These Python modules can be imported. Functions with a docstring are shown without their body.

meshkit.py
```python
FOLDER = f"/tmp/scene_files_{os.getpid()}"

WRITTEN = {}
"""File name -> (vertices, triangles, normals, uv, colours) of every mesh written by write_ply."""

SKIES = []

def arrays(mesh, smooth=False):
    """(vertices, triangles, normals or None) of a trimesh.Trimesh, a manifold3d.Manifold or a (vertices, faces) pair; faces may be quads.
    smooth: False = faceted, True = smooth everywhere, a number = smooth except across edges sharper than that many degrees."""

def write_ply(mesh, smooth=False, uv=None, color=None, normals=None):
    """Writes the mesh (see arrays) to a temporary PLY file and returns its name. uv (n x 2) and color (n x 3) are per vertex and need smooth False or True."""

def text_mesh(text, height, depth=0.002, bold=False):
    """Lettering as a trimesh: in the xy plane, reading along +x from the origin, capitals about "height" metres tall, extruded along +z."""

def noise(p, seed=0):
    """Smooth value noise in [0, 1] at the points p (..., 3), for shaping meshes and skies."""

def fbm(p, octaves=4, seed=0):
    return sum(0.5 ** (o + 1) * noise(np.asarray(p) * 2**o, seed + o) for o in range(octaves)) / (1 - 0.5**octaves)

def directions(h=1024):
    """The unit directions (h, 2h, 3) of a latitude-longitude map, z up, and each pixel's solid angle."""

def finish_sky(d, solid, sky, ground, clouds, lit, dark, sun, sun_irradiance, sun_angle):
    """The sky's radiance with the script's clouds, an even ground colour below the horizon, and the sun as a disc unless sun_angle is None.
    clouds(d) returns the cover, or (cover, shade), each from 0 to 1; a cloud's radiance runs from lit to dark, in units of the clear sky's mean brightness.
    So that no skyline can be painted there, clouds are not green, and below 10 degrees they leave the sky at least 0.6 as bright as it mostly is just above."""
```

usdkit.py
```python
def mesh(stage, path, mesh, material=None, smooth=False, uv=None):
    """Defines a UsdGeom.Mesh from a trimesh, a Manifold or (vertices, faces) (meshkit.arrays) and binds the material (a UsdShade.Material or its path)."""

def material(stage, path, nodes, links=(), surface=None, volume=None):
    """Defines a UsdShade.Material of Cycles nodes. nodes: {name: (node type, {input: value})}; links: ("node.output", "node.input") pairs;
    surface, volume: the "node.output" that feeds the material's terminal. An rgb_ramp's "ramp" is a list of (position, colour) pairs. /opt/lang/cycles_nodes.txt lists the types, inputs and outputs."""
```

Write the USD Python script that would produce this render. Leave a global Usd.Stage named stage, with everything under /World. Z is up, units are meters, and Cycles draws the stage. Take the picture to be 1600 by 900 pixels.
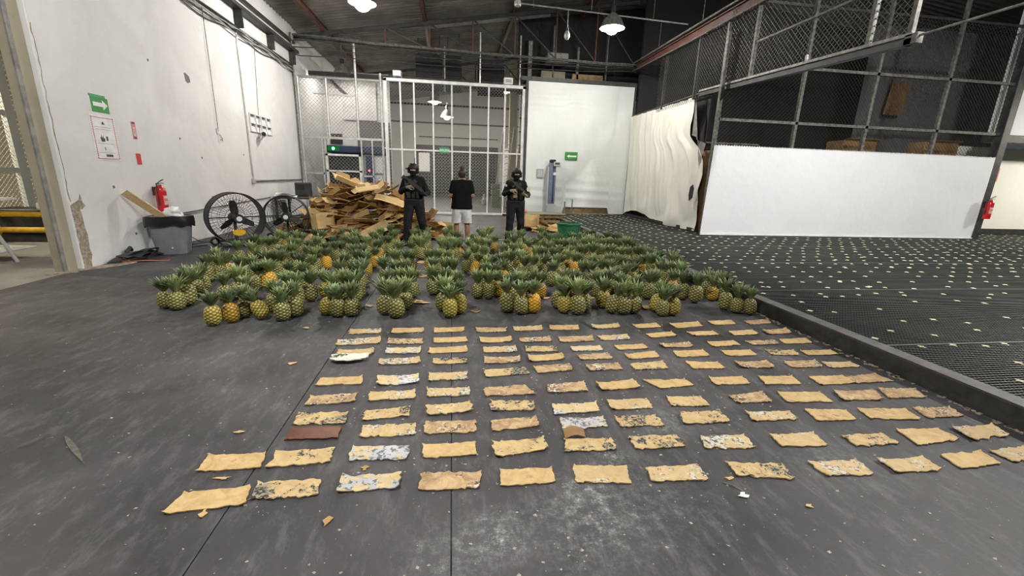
import math, random
import numpy as np, trimesh, manifold3d as m3
import usdkit, meshkit
from pxr import Usd, UsdGeom, Gf, Sdf, UsdShade
from shapely.geometry import Polygon

random.seed(7)
rng = np.random.default_rng(7)
stage = Usd.Stage.CreateInMemory()
UsdGeom.SetStageUpAxis(stage, UsdGeom.Tokens.z)
UsdGeom.SetStageMetersPerUnit(stage, 1.0)
UsdGeom.Xform.Define(stage, '/World')

# ------------------------------------------------------------------ camera
EXPOSURE = 0.2
CAM_H = 1.55
F_PX, PITCH, ROLL, YAW = 665.69, 0.255538, 0.0325148, 0.1432882


def cam_axes():
    cy, sy = math.cos(YAW), math.sin(YAW)
    f = np.array([sy * math.cos(PITCH), cy * math.cos(PITCH), -math.sin(PITCH)])
    r = np.array([cy, -sy, 0.0])
    u = np.cross(r, f)
    r2 = math.cos(ROLL) * r + math.sin(ROLL) * u
    u2 = -math.sin(ROLL) * r + math.cos(ROLL) * u
    return r2, u2, f


R_, U_, F_ = cam_axes()
cam = UsdGeom.Camera.Define(stage, '/World/camera')
cam.CreateHorizontalApertureAttr(36.0)
cam.CreateVerticalApertureAttr(20.25)
cam.CreateFocalLengthAttr(36.0 * F_PX / 1600.0)
cam.CreateClippingRangeAttr(Gf.Vec2f(0.05, 200.0))
cam.CreateExposureAttr(EXPOSURE)
UsdGeom.Xformable(cam).AddTransformOp().Set(Gf.Matrix4d(*[float(x) for x in (*R_, 0, *U_, 0, *(-F_), 0, 0, 0, CAM_H, 1)]))


def ray(px, py):
    return (px - 800) / F_PX * R_ - (py - 450) / F_PX * U_ + F_


def ground(px, py, z=0.0):
    """The point of the horizontal plane at height z that is seen at a place in the photograph."""
    d = ray(px, py)
    return d * (z - CAM_H) / d[2] + np.array([0, 0, CAM_H])


# ------------------------------------------------------------------ light levels (the lamps themselves are built further down)
LAMP_FAR, LAMP_NEAR = 400.0, 2000.0       # emission of the high-bay bulbs at the far and at the near end of the hall
LAMP_BACK, LAMP_SIDE = 560.0, 1900.0        # room behind the gate, room on the left
dome = stage.DefinePrim('/World/night_sky', 'DomeLight')
dome.CreateAttribute('inputs:intensity', Sdf.ValueTypeNames.Float).Set(0.02)
dome.CreateAttribute('inputs:color', Sdf.ValueTypeNames.Color3f).Set(Gf.Vec3f(0.75, 0.85, 1.0))

# ------------------------------------------------------------------ scene helpers
_used = {}


def numbered(parent, name):
    n = _used.get((parent, name), 0)
    _used[(parent, name)] = n + 1
    return f'{parent}/{name}' if n == 0 else f'{parent}/{name}_{n:03d}'


def tag(prim, label=None, cat=None, group=None, kind=None):
    p = prim.GetPrim() if hasattr(prim, 'GetPrim') else prim
    for k, v in (('label', label), ('category', cat), ('group', group), ('kind', kind)):
        if v:
            p.SetCustomDataByKey(k, v)
    return p


def thing(name, label, cat, loc=(0, 0, 0), rot=(0, 0, 0), group=None, kind=None, scale=1.0):
    x = UsdGeom.Xform.Define(stage, numbered('/World', name))
    x.AddTranslateOp().Set(Gf.Vec3d(*map(float, loc)))
    x.AddRotateXYZOp().Set(Gf.Vec3f(*map(float, rot)))
    x.AddScaleOp().Set(Gf.Vec3f(scale, scale, scale))
    tag(x, label, cat, group, kind)
    return x.GetPrim()


def dup(src, label, loc, rot, scale=1.0, group=None):
    base = src.GetPath().name
    while base[-1].isdigit() or base[-1] == '_':
        base = base[:-1]
    p = stage.DefinePrim(numbered('/World', base), 'Xform')
    p.GetReferences().AddInternalReference(src.GetPath())
    x = UsdGeom.Xformable(p)
    p.GetAttribute('xformOp:translate').Set(Gf.Vec3d(*map(float, loc)))
    p.GetAttribute('xformOp:rotateXYZ').Set(Gf.Vec3f(*map(float, rot)))
    p.GetAttribute('xformOp:scale').Set(Gf.Vec3f(scale, scale, scale))
    p.SetInstanceable(True)
    tag(p, label, src.GetCustomDataByKey('category'), group or src.GetCustomDataByKey('group'))
    return p


def move(p, loc, rot, scale=1.0):
    p.GetAttribute('xformOp:translate').Set(Gf.Vec3d(*map(float, loc)))
    p.GetAttribute('xformOp:rotateXYZ').Set(Gf.Vec3f(*map(float, rot)))
    p.GetAttribute('xformOp:scale').Set(Gf.Vec3f(scale, scale, scale))


def obj(name, mesh, mat, parent=None, label=None, cat=None, group=None, kind=None, smooth=False):
    pp = '/World' if parent is None else str(parent.GetPath())
    if isinstance(mesh, MB):
        mesh = mesh.mesh()
    m = usdkit.mesh(stage, numbered(pp, name), mesh, mat, smooth=smooth)
    tag(m, label, cat, group, kind)
    return m.GetPrim()


def struct(name, mesh, mat, label, cat, smooth=False):
    return obj(name, mesh, mat, None, label, cat, None, 'structure', smooth)


def rotm(rx=0, ry=0, rz=0):
    cx, sx, cy, sy, cz, sz = (f(math.radians(a)) for a in (rx, ry, rz) for f in (math.cos, math.sin))
    X = np.array([[1, 0, 0], [0, cx, -sx], [0, sx, cx]])
    Y = np.array([[cy, 0, sy], [0, 1, 0], [-sy, 0, cy]])
    Z = np.array([[cz, -sz, 0], [sz, cz, 0], [0, 0, 1]])
    return Z @ Y @ X


BOXF = np.array([[0, 2, 3], [0, 3, 1], [4, 5, 7], [4, 7, 6], [0, 1, 5], [0, 5, 4], [2, 6, 7], [2, 7, 3], [0, 4, 6], [0, 6, 2], [1, 3, 7], [1, 7, 5]])


class MB:
    """Collects shapes that become ONE mesh."""

    def __init__(self):
        self.v, self.f, self.n = [], [], 0

    def add(self, v, f):
        v = np.asarray(v, float)
        self.v.append(v)
        self.f.append(np.asarray(f, int) + self.n)
        self.n += len(v)
        return self

    def tm(self, m):
        return self.add(m.vertices, m.faces)

    def box(self, c, s, rot=None, ch=0.0):
        """A box at centre c; ch > 0 chamfers its edges."""
        s = np.asarray(s, float) / 2
        if ch > 0:
            ch = min(ch, s.min() * 0.8)
            pts = []
            for i in range(3):
                for sg in np.ndindex(2, 2, 2):
                    q = (np.array(sg) * 2 - 1) * (s - ch)
                    q[i] = (sg[i] * 2 - 1) * s[i]
                    pts.append(q)
            h = trimesh.convex.convex_hull(np.array(pts))
            v, f = h.vertices, h.faces
        else:
            v = np.array([[x, y, z] for x in (-1, 1) for y in (-1, 1) for z in (-1, 1)], float) * s
            f = np.array([[0, 1, 3], [0, 3, 2], [4, 6, 7], [4, 7, 5], [0, 4, 5], [0, 5, 1], [2, 3, 7], [2, 7, 6], [0, 2, 6], [0, 6, 4], [1, 5, 7], [1, 7, 3]])
        if rot is not None:
            v = v @ np.asarray(rot).T
        return self.add(v + np.asarray(c, float), f)

    def rng_box(self, a, b, ch=0.0):
        a, b = np.minimum(a, b).astype(float), np.maximum(a, b).astype(float)
        return self.box((a + b) / 2, b - a, ch=ch)

    def tube(self, path, r, n=6, closed=False):
        path = np.asarray(path, float)
        m = len(path)
        rr = np.full(m, r) if np.ndim(r) == 0 else np.asarray(r, float)
        T = np.gradient(path, axis=0) if not closed else np.roll(path, -1, 0) - np.roll(path, 1, 0)
        T /= np.maximum(np.linalg.norm(T, axis=1, keepdims=True), 1e-9)
        a = np.array([0, 0, 1.0]) if abs(T[0][2]) < 0.9 else np.array([1.0, 0, 0])
        rings = []
        for i in range(m):
            u = np.cross(T[i], a)
            if np.linalg.norm(u) < 1e-3:
                a = np.array([0, 1.0, 0])
                u = np.cross(T[i], a)
            u /= np.linalg.norm(u)
            w = np.cross(T[i], u)
            a = -w if False else a
            t = np.arange(n) * 2 * math.pi / n
            rings.append(path[i] + rr[i] * (np.cos(t)[:, None] * u + np.sin(t)[:, None] * w))
        v = np.vstack(rings)
        f = []
        for i in range(m if closed else m - 1):
            j = (i + 1) % m
            for k in range(n):
                l = (k + 1) % n
                f += [[i * n + k, i * n + l, j * n + l], [i * n + k, j * n + l, j * n + k]]
        if not closed:
            f += [[0, k + 1, k] for k in range(1, n - 1)]
            o = (m - 1) * n
            f += [[o, o + k, o + k + 1] for k in range(1, n - 1)]
        return self.add(v, f)

    def bar(self, a, b, w, d=None, up=(0, 0, 1)):
        """A square bar from a to b, w wide and d deep."""
        a, b = np.asarray(a, float), np.asarray(b, float)
        d = w if d is None else d
        t = b - a
        L = np.linalg.norm(t)
        t /= L
        up = np.asarray(up, float)
        if abs(t @ up) > 0.95:
            up = np.array([0, 1.0, 0])
        x = np.cross(up, t)
        x /= np.linalg.norm(x)
        y = np.cross(t, x)
        return self.box((a + b) / 2, (w, d, L), rot=np.stack([x, y, t], 1))

    def lathe(self, prof, n=20, c=(0, 0, 0), rot=None):
        prof = np.asarray(prof, float)
        t = np.arange(n) * 2 * math.pi / n
        v = np.array([[r * math.cos(a), r * math.sin(a), z] for r, z in prof for a in t])
        f = []
        for i in range(len(prof) - 1):
            for k in range(n):
                l = (k + 1) % n
                f += [[i * n + k, i * n + l, (i + 1) * n + l], [i * n + k, (i + 1) * n + l, (i + 1) * n + k]]
        if rot is not None:
            v = v @ np.asarray(rot).T
        return self.add(v + np.asarray(c, float), f)

    def prism(self, poly, a, b, axis=2):
        """A polygon extruded from a to b along an axis (0: poly is (y, z), 1: (x, z), 2: (x, y))."""
        p = Polygon(poly)
        if not p.is_valid:
            p = p.buffer(0)
        e = trimesh.creation.extrude_polygon(p, abs(b - a), engine='earcut')
        v = e.vertices.copy()
        v[:, 2] += min(a, b)
        if axis == 0:
            v = v[:, [2, 0, 1]]
        elif axis == 1:
            v = v[:, [0, 2, 1]]
            e.faces = e.faces[:, ::-1]
        return self.add(v, e.faces)

    def grid(self, P, thick=None):
        """A sheet of points P (a, b, 3); with thick, the same sheet again shifted by that vector and closed at its border."""
        a, b = P.shape[:2]
        q = np.arange(a * b).reshape(a, b)
        f = np.concatenate([np.stack([q[:-1, :-1], q[1:, :-1], q[1:, 1:]], -1).reshape(-1, 3), np.stack([q[:-1, :-1], q[1:, 1:], q[:-1, 1:]], -1).reshape(-1, 3)])
        if thick is None:
            return self.add(P.reshape(-1, 3), f)
        n = a * b
        rim = np.concatenate([q[0, :], q[1:, -1], q[-1, -2::-1], q[-2:0:-1, 0]])
        nx = np.roll(rim, -1)
        side = np.concatenate([np.stack([rim, nx, nx + n], 1), np.stack([rim, nx + n, rim + n], 1)])
        return self.add(np.vstack([P.reshape(-1, 3), P.reshape(-1, 3) + thick]), np.vstack([f, f[:, ::-1] + n, side[:, ::-1]]))

    def mesh(self):
        return (np.vstack(self.v), np.vstack(self.f))


# ------------------------------------------------------------------ materials
LOOKS = '/World/Looks'
UsdGeom.Scope.Define(stage, LOOKS)


def mat(name, color, color2=None, scale=3.0, rough=0.6, metal=0.0, bump=0.0, bscale=None, spec=0.5, lo=0.4, hi=0.62, detail=5.0, stretch=None, coat=0.0, extra=None):
    """Principled material whose colour wanders between two colours."""
    nd = {'p': ('principled_bsdf', {'base_color': color, 'roughness': rough, 'metallic': metal, 'specular_ior_level': spec, 'coat_weight': coat})}
    ln = []
    if color2 is not None or bump:
        nd['g'] = ('geometry', {})
        nd['m'] = ('mapping', {'scale': stretch or (1, 1, 1)})
        ln.append(('g.position', 'm.vector'))
    if color2 is not None:
        nd['n'] = ('noise_texture', {'scale': scale, 'detail': detail, 'roughness': 0.6})
        nd['r'] = ('rgb_ramp', {'ramp': [(lo, color), (hi, color2)]})
        ln += [('m.vector', 'n.vector'), ('n.fac', 'r.fac'), ('r.color', 'p.base_color')]
    if bump:
        nd['nb'] = ('noise_texture', {'scale': bscale or scale * 6, 'detail': 4.0})
        nd['b'] = ('bump', {'strength': bump, 'distance': 0.01})
        ln += [('m.vector', 'nb.vector'), ('nb.fac', 'b.height'), ('b.normal', 'p.normal')]
    return usdkit.material(stage, f'{LOOKS}/{name}', nd, ln, surface='p.BSDF')


def glow(name, color, strength):
    return usdkit.material(stage, f'{LOOKS}/{name}', {'e': ('emission', {'color': color, 'strength': strength})}, [], surface='e.emission')


def floor_mat(name, c1, c2, c3, dust=()):
    """Worn floor: blotches, scuffs, pale crumbs; dust: (x, y, radius, amount) of spilt white powder."""
    nd = {'g': ('geometry', {}),
          'n1': ('noise_texture', {'scale': 0.9, 'detail': 8.0, 'roughness': 0.62, 'distortion': 0.6}),
          'r1': ('rgb_ramp', {'ramp': [(0.36, c1), (0.5, c2), (0.66, c3)]}),
          'mp': ('mapping', {'scale': (1.0, 0.35, 1.0), 'rotation': (0, 0, 0.5)}),
          'n2': ('noise_texture', {'scale': 11.0, 'detail': 10.0, 'roughness': 0.78, 'distortion': 0.2}),
          'r2': ('rgb_ramp', {'ramp': [(0.50, (0, 0, 0)), (0.70, (0.065, 0.063, 0.064))]}),
          'mx': ('mix_color', {'blend_type': 'add', 'fac': 1.0, 'use_clamp': False}),
          'n3': ('noise_texture', {'scale': 55.0, 'detail': 3.0, 'roughness': 0.6}),
          'r3': ('rgb_ramp', {'ramp': [(0.68, (0, 0, 0)), (0.76, (0.10, 0.10, 0.095))]}),
          'mx2': ('mix_color', {'blend_type': 'add', 'fac': 1.0, 'use_clamp': False}),
          'p': ('principled_bsdf', {'roughness': 0.62, 'specular_ior_level': 0.35}),
          'rr': ('rgb_ramp', {'ramp': [(0.35, (0.5, 0.5, 0.5)), (0.65, (0.75, 0.75, 0.75))]}),
          'bm': ('bump', {'strength': 0.35, 'distance': 0.004})}
    ln = [('g.position', 'n1.vector'), ('n1.fac', 'r1.fac'), ('g.position', 'mp.vector'), ('mp.vector', 'n2.vector'), ('n2.fac', 'r2.fac'), ('r1.color', 'mx.a'), ('r2.color', 'mx.b'),
          ('g.position', 'n3.vector'), ('n3.fac', 'r3.fac'), ('mx.result', 'mx2.a'), ('r3.color', 'mx2.b'), ('n1.fac', 'rr.fac'), ('rr.color', 'p.roughness'), ('n3.fac', 'bm.height'), ('bm.normal', 'p.normal')]
    last = 'mx2.result'
    if dust:
        nd['nd'] = ('noise_texture', {'scale': 16.0, 'detail': 12.0, 'roughness': 0.85})
        nd['rd'] = ('rgb_ramp', {'ramp': [(0.48, (0.03, 0.03, 0.03)), (0.58, (0.28, 0.28, 0.28)), (0.66, (1, 1, 1))]})
        ln += [('g.position', 'nd.vector'), ('nd.fac', 'rd.fac')]
        for i, (x, y, r, am) in enumerate(dust):
            nd[f'd{i}'] = ('vector_math', {'math_type': 'distance', 'vector2': (x, y, 0)})
            nd[f'e{i}'] = ('map_range', {'range_type': 'smoothstep', 'from_min': 0.0, 'from_max': r, 'to_min': am, 'to_max': 0.0, 'clamp': True})
            nd[f'h{i}'] = ('math', {'math_type': 'multiply'})
            nd[f'k{i}'] = ('mix_color', {'blend_type': 'mix', 'b': (0.72, 0.73, 0.73)})
            ln += [('g.position', f'd{i}.vector1'), (f'd{i}.value', f'e{i}.value'), (f'e{i}.result', f'h{i}.value1'), ('rd.color', f'h{i}.value2'), (f'h{i}.value', f'k{i}.fac'), (last, f'k{i}.a')]
            last = f'k{i}.result'
    ln.append((last, 'p.base_color'))
    return usdkit.material(stage, f'{LOOKS}/{name}', nd, ln, surface='p.BSDF')


def wall_mat(name, base, dirt, grime=0.5, rough=0.75):
    """Painted plaster with patches of a second paint tone, fine dirt and trowel relief."""
    nd = {'g': ('geometry', {}),
          'n1': ('noise_texture', {'scale': 0.7, 'detail': 6.0, 'roughness': 0.6, 'distortion': 0.8}),
          'r1': ('rgb_ramp', {'ramp': [(0.35, base), (0.75, tuple(b * (1 - grime) + d * grime for b, d in zip(base, dirt)))]}),
          'n2': ('noise_texture', {'scale': 3.2, 'detail': 9.0, 'roughness': 0.72}),
          'r2': ('rgb_ramp', {'ramp': [(0.60, (0, 0, 0)), (0.78, (1, 1, 1))]}),
          'mf': ('math', {'math_type': 'multiply', 'value2': grime}),
          'mx': ('mix_color', {'b': dirt}),
          'n3': ('noise_texture', {'scale': 5.0, 'detail': 6.0}),
          'bm': ('bump', {'strength': 0.5, 'distance': 0.02}),
          'p': ('principled_bsdf', {'roughness': rough, 'specular_ior_level': 0.25})}
    ln = [('g.position', 'n1.vector'), ('n1.fac', 'r1.fac'), ('g.position', 'n2.vector'), ('n2.fac', 'r2.fac'), ('r2.color', 'mf.value1'), ('mf.value', 'mx.fac'), ('r1.color', 'mx.a'), ('mx.result', 'p.base_color'),
          ('g.position', 'n3.vector'), ('n3.fac', 'bm.height'), ('bm.normal', 'p.normal')]
    return usdkit.material(stage, f'{LOOKS}/{name}', nd, ln, surface='p.BSDF')


def flake_mat(name, c, c2, fl, lo, hi, fscale, fl2=None, rough=0.7, metal=0.0, frough=0.5):
    """Kraft paper with torn-off flakes of another colour (edges cut sharp by a ramp on noise)."""
    nd = {'g': ('geometry', {}),
          'n1': ('noise_texture', {'scale': 12.0, 'detail': 8.0, 'roughness': 0.7, 'distortion': 0.8}),
          'r1': ('rgb_ramp', {'ramp': [(0.38, c), (0.60, c2)]}),
          'n2': ('noise_texture', {'scale': fscale, 'detail': 9.0, 'roughness': 0.72, 'distortion': 0.5}),
          'r2': ('rgb_ramp', {'ramp': [(lo, (0, 0, 0)), (hi, (1, 1, 1))]}),
          'mx': ('mix_color', {'b': fl}),
          'n0': ('noise_texture', {'scale': 4.5, 'detail': 2.0}),
          'ad': ('math', {'math_type': 'multiply_add', 'value2': 0.8, 'value3': -0.40}),
          'a2': ('math', {'math_type': 'add'}),
          'bm': ('bump', {'strength': 0.7, 'distance': 0.004}),
          'p': ('principled_bsdf', {'roughness': rough, 'specular_ior_level': 0.4})}
    ln = [('g.position', 'n1.vector'), ('n1.fac', 'r1.fac'), ('g.position', 'n2.vector'), ('g.position', 'n0.vector'), ('n0.fac', 'ad.value1'), ('ad.value', 'a2.value1'), ('n2.fac', 'a2.value2'), ('a2.value', 'r2.fac'),
          ('r2.color', 'mx.fac'), ('r1.color', 'mx.a'), ('mx.result', 'p.base_color'), ('n2.fac', 'bm.height'), ('bm.normal', 'p.normal')]
    if fl2 is not None:
        nd['n4'] = ('noise_texture', {'scale': fscale * 1.7, 'detail': 6.0})
        nd['r4'] = ('rgb_ramp', {'ramp': [(0.5, fl), (0.56, fl2)]})
        ln += [('g.position', 'n4.vector'), ('n4.fac', 'r4.fac'), ('r4.color', 'mx.b')]
    if metal:
        nd['mm'] = ('math', {'math_type': 'multiply', 'value2': metal})
        ln += [('r2.color', 'mm.value1'), ('mm.value', 'p.metallic')]
        nd['rg'] = ('rgb_ramp', {'ramp': [(0.0, (rough,) * 3), (1.0, (frough,) * 3)]})
        ln += [('r2.color', 'rg.fac'), ('rg.color', 'p.roughness')]
    return usdkit.material(stage, f'{LOOKS}/{name}', nd, ln, surface='p.BSDF')


M = {}
M['floor'] = floor_mat('dark_floor', (0.035, 0.0338, 0.0355), (0.056, 0.0543, 0.0565), (0.092, 0.0895, 0.092),
                       dust=[(0.20, 1.55, 0.22, 1.0), (0.62, 1.58, 0.42, 0.7), (-0.02, 1.45, 0.3, 0.5), (0.66, 1.80, 0.22, 0.8), (0.9, 2.03, 0.2, 0.7), (1.35, 2.35, 0.3, 0.7), (1.0, 1.7, 0.5, 0.35),
                             (3.0, 3.35, 0.35, 0.7), (3.35, 4.2, 0.5, 0.35), (2.6, 2.75, 0.3, 0.5), (0.2, 3.9, 0.45, 0.3), (-1.15, 3.9, 0.5, 0.18), (2.2, 1.9, 0.4, 0.3)])
M['floor_side'] = floor_mat('pale_floor', (0.16, 0.155, 0.15), (0.23, 0.225, 0.215), (0.29, 0.28, 0.27))
M['floor_joint'] = mat('floor_joint', (0.016, 0.016, 0.016), (0.05, 0.05, 0.048), 8.0, 0.9)
M['plaster'] = wall_mat('white_plaster', (0.72, 0.72, 0.72), (0.40, 0.39, 0.38), 0.36)
M['plaster_olive'] = wall_mat('olive_plaster', (0.40, 0.37, 0.27), (0.2, 0.18, 0.13), 0.5)
M['plaster_side'] = wall_mat('cream_plaster', (0.66, 0.62, 0.48), (0.5, 0.46, 0.36), 0.3)
M['sheet_white'] = wall_mat('white_sheeting', (0.72, 0.745, 0.73), (0.5, 0.52, 0.5), 0.2, 0.55)
M['panel_white'] = wall_mat('white_panel', (0.78, 0.79, 0.81), (0.6, 0.6, 0.6), 0.14, 0.6)
M['curtain'] = wall_mat('canvas', (0.72, 0.72, 0.66), (0.45, 0.43, 0.36), 0.2, 0.85)
M['plaster_right'] = wall_mat('pale_plaster', (0.76, 0.76, 0.68), (0.6, 0.6, 0.52), 0.2)
M['back_wall'] = wall_mat('grey_plaster', (0.42, 0.42, 0.40), (0.28, 0.28, 0.26), 0.35)
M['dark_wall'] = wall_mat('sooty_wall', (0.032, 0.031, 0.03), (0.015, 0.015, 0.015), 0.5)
M['grey_wall'] = wall_mat('dim_grey_wall', (0.17, 0.17, 0.17), (0.09, 0.09, 0.09), 0.4)
M['concrete'] = mat('bare_concrete', (0.24, 0.20, 0.145), (0.40, 0.35, 0.27), 22.0, 0.9, bump=0.8, bscale=60)
M['grey_paint'] = mat('grey_edge', (0.17, 0.165, 0.155), (0.28, 0.27, 0.25), 6.0, 0.7)
M['roof'] = mat('roof_sheet', (0.16, 0.15, 0.135), (0.26, 0.245, 0.225), 1.3, 0.55, metal=0.3)
M['red_steel'] = mat('red_oxide_steel', (0.075, 0.026, 0.02), (0.11, 0.05, 0.038), 5.0, 0.6)
M['dark_steel'] = mat('dark_steel', (0.02, 0.02, 0.02), (0.045, 0.04, 0.037), 6.0, 0.55)
M['galv'] = mat('galvanised', (0.42, 0.42, 0.41), (0.56, 0.56, 0.55), 9.0, 0.45, metal=0.55)
M['galv_old'] = mat('weathered_steel', (0.17, 0.165, 0.15), (0.30, 0.29, 0.27), 14.0, 0.55, metal=0.3)
M['cage_steel'] = mat('cage_steel', (0.06, 0.057, 0.052), (0.15, 0.145, 0.13), 14.0, 0.6)
M['wire'] = mat('mesh_wire', (0.40, 0.40, 0.385), None, rough=0.5, metal=0.3)
M['wire_dark'] = mat('mesh_wire_old', (0.075, 0.072, 0.064), None, rough=0.55, metal=0.3)
M['white_steel'] = mat('white_painted_steel', (0.66, 0.67, 0.66), (0.54, 0.54, 0.53), 4.0, 0.5)
M['black_rubber'] = mat('black_rubber', (0.018, 0.019, 0.018), (0.032, 0.033, 0.031), 6.0, 0.62)
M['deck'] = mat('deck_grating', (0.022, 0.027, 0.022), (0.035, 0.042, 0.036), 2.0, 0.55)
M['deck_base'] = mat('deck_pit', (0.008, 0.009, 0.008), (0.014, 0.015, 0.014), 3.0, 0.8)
M['curb_top'] = mat('curb_grey', (0.085, 0.082, 0.08), (0.13, 0.125, 0.12), 7.0, 0.6)
M['curb_face'] = mat('curb_black', (0.010, 0.010, 0.010), (0.028, 0.027, 0.026), 9.0, 0.6)
M['stud'] = mat('pale_plastic', (0.80, 0.77, 0.52), (0.66, 0.64, 0.42), 30.0, 0.5)
M['black'] = mat('matt_black', (0.014, 0.014, 0.014), None, rough=0.6)
M['black_gloss'] = mat('black_plastic', (0.012, 0.012, 0.012), None, rough=0.3)
M['cable'] = mat('black_cable', (0.02, 0.02, 0.02), (0.06, 0.058, 0.055), 12.0, 0.5)
M['white'] = mat('white_paint', (0.78, 0.78, 0.78), None, rough=0.5)
M['paper'] = mat('white_paper', (0.80, 0.80, 0.80), (0.70, 0.70, 0.70), 10.0, 0.7)
M['green'] = mat('sign_green', (0.035, 0.25, 0.045), None, rough=0.4)
M['green_dim'] = mat('sign_green_pale', (0.05, 0.30, 0.14), None, rough=0.4)
M['red'] = mat('signal_red', (0.50, 0.012, 0.016), None, rough=0.28, coat=0.4)
M['red_print'] = mat('print_red', (0.55, 0.035, 0.03), None, rough=0.5)
M['pink_print'] = mat('print_pink', (0.62, 0.22, 0.2), None, rough=0.5)
M['ink'] = mat('print_dark', (0.05, 0.05, 0.05), None, rough=0.6)
M['ink_grey'] = mat('print_grey', (0.3, 0.3, 0.31), None, rough=0.6)
M['bin_grey'] = mat('grey_bin_plastic', (0.17, 0.18, 0.185), (0.20, 0.21, 0.215), 10.0, 0.5)
M['bag'] = mat('black_bag', (0.012, 0.012, 0.013), None, rough=0.25, bump=0.6, bscale=25)
M['wood'] = mat('raw_wood', (0.50, 0.34, 0.17), (0.62, 0.46, 0.26), 5.0, 0.7, stretch=(6, 1, 6))
M['pallet_wood'] = mat('pallet_wood', (0.36, 0.24, 0.11), (0.50, 0.36, 0.18), 9.0, 0.75)
M['kraft'] = mat('kraft_card', (0.37, 0.225, 0.085), (0.46, 0.295, 0.12), 2.5, 0.75)
M['kraft2'] = mat('kraft_card_light', (0.53, 0.36, 0.155), (0.62, 0.44, 0.21), 2.0, 0.75)
M['kraft3'] = mat('kraft_card_dark', (0.22, 0.125, 0.048), (0.31, 0.19, 0.08), 3.0, 0.8)
M['yellow'] = mat('yellow_enamel', (0.70, 0.42, 0.02), (0.58, 0.33, 0.02), 9.0, 0.4)
M['orange'] = mat('orange_plastic', (0.52, 0.14, 0.04), (0.35, 0.12, 0.05), 9.0, 0.5)
M['blue_grey'] = mat('blue_grey_metal', (0.13, 0.15, 0.21), (0.17, 0.19, 0.25), 6.0, 0.45)
M['light_grey'] = mat('light_grey_metal', (0.42, 0.44, 0.45), None, rough=0.45)
M['navy'] = mat('navy_metal', (0.02, 0.035, 0.09), None, rough=0.4)
M['green_bag'] = mat('green_film', (0.03, 0.16, 0.06), (0.06, 0.26, 0.12), 30.0, 0.3)
M['green_ply'] = mat('green_board', (0.16, 0.20, 0.12), (0.24, 0.27, 0.17), 6.0, 0.7)
# ================================================================== THE SETTING
XL, YG, XC = -5.45, 17.3, 3.78          # inner face of the left wall, plane of the gate, face of the curb

# floor: slabs with recessed joints, each a part
fl = thing('floor', 'dark stained warehouse floor cast in long slabs', 'floor', kind='structure')
for a, b in ((-5.52, -1.053), (-1.047, -0.0125), (-0.0075, XC + 0.3)):
    obj('floor_slab', MB().rng_box((a, -3.0, -0.15), (b, 34.5, 0.0), ch=0.002), M['floor'], fl)
obj('joint_filler', MB().rng_box((-5.5, -3.0, -0.2), (XC + 0.2, 34.5, -0.008)), M['floor_joint'], fl)
obj('floor_slab', MB().rng_box((XC + 0.302, 16.9, -0.15), (12.0, 34.5, 0.0)), M['floor'], fl)
obj('pale_floor_slab', MB().rng_box((-17.0, -3.0, -0.15), (-5.524, 34.5, 0.0)), M['floor_side'], fl, label='pale concrete floor of the side room')

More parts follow.
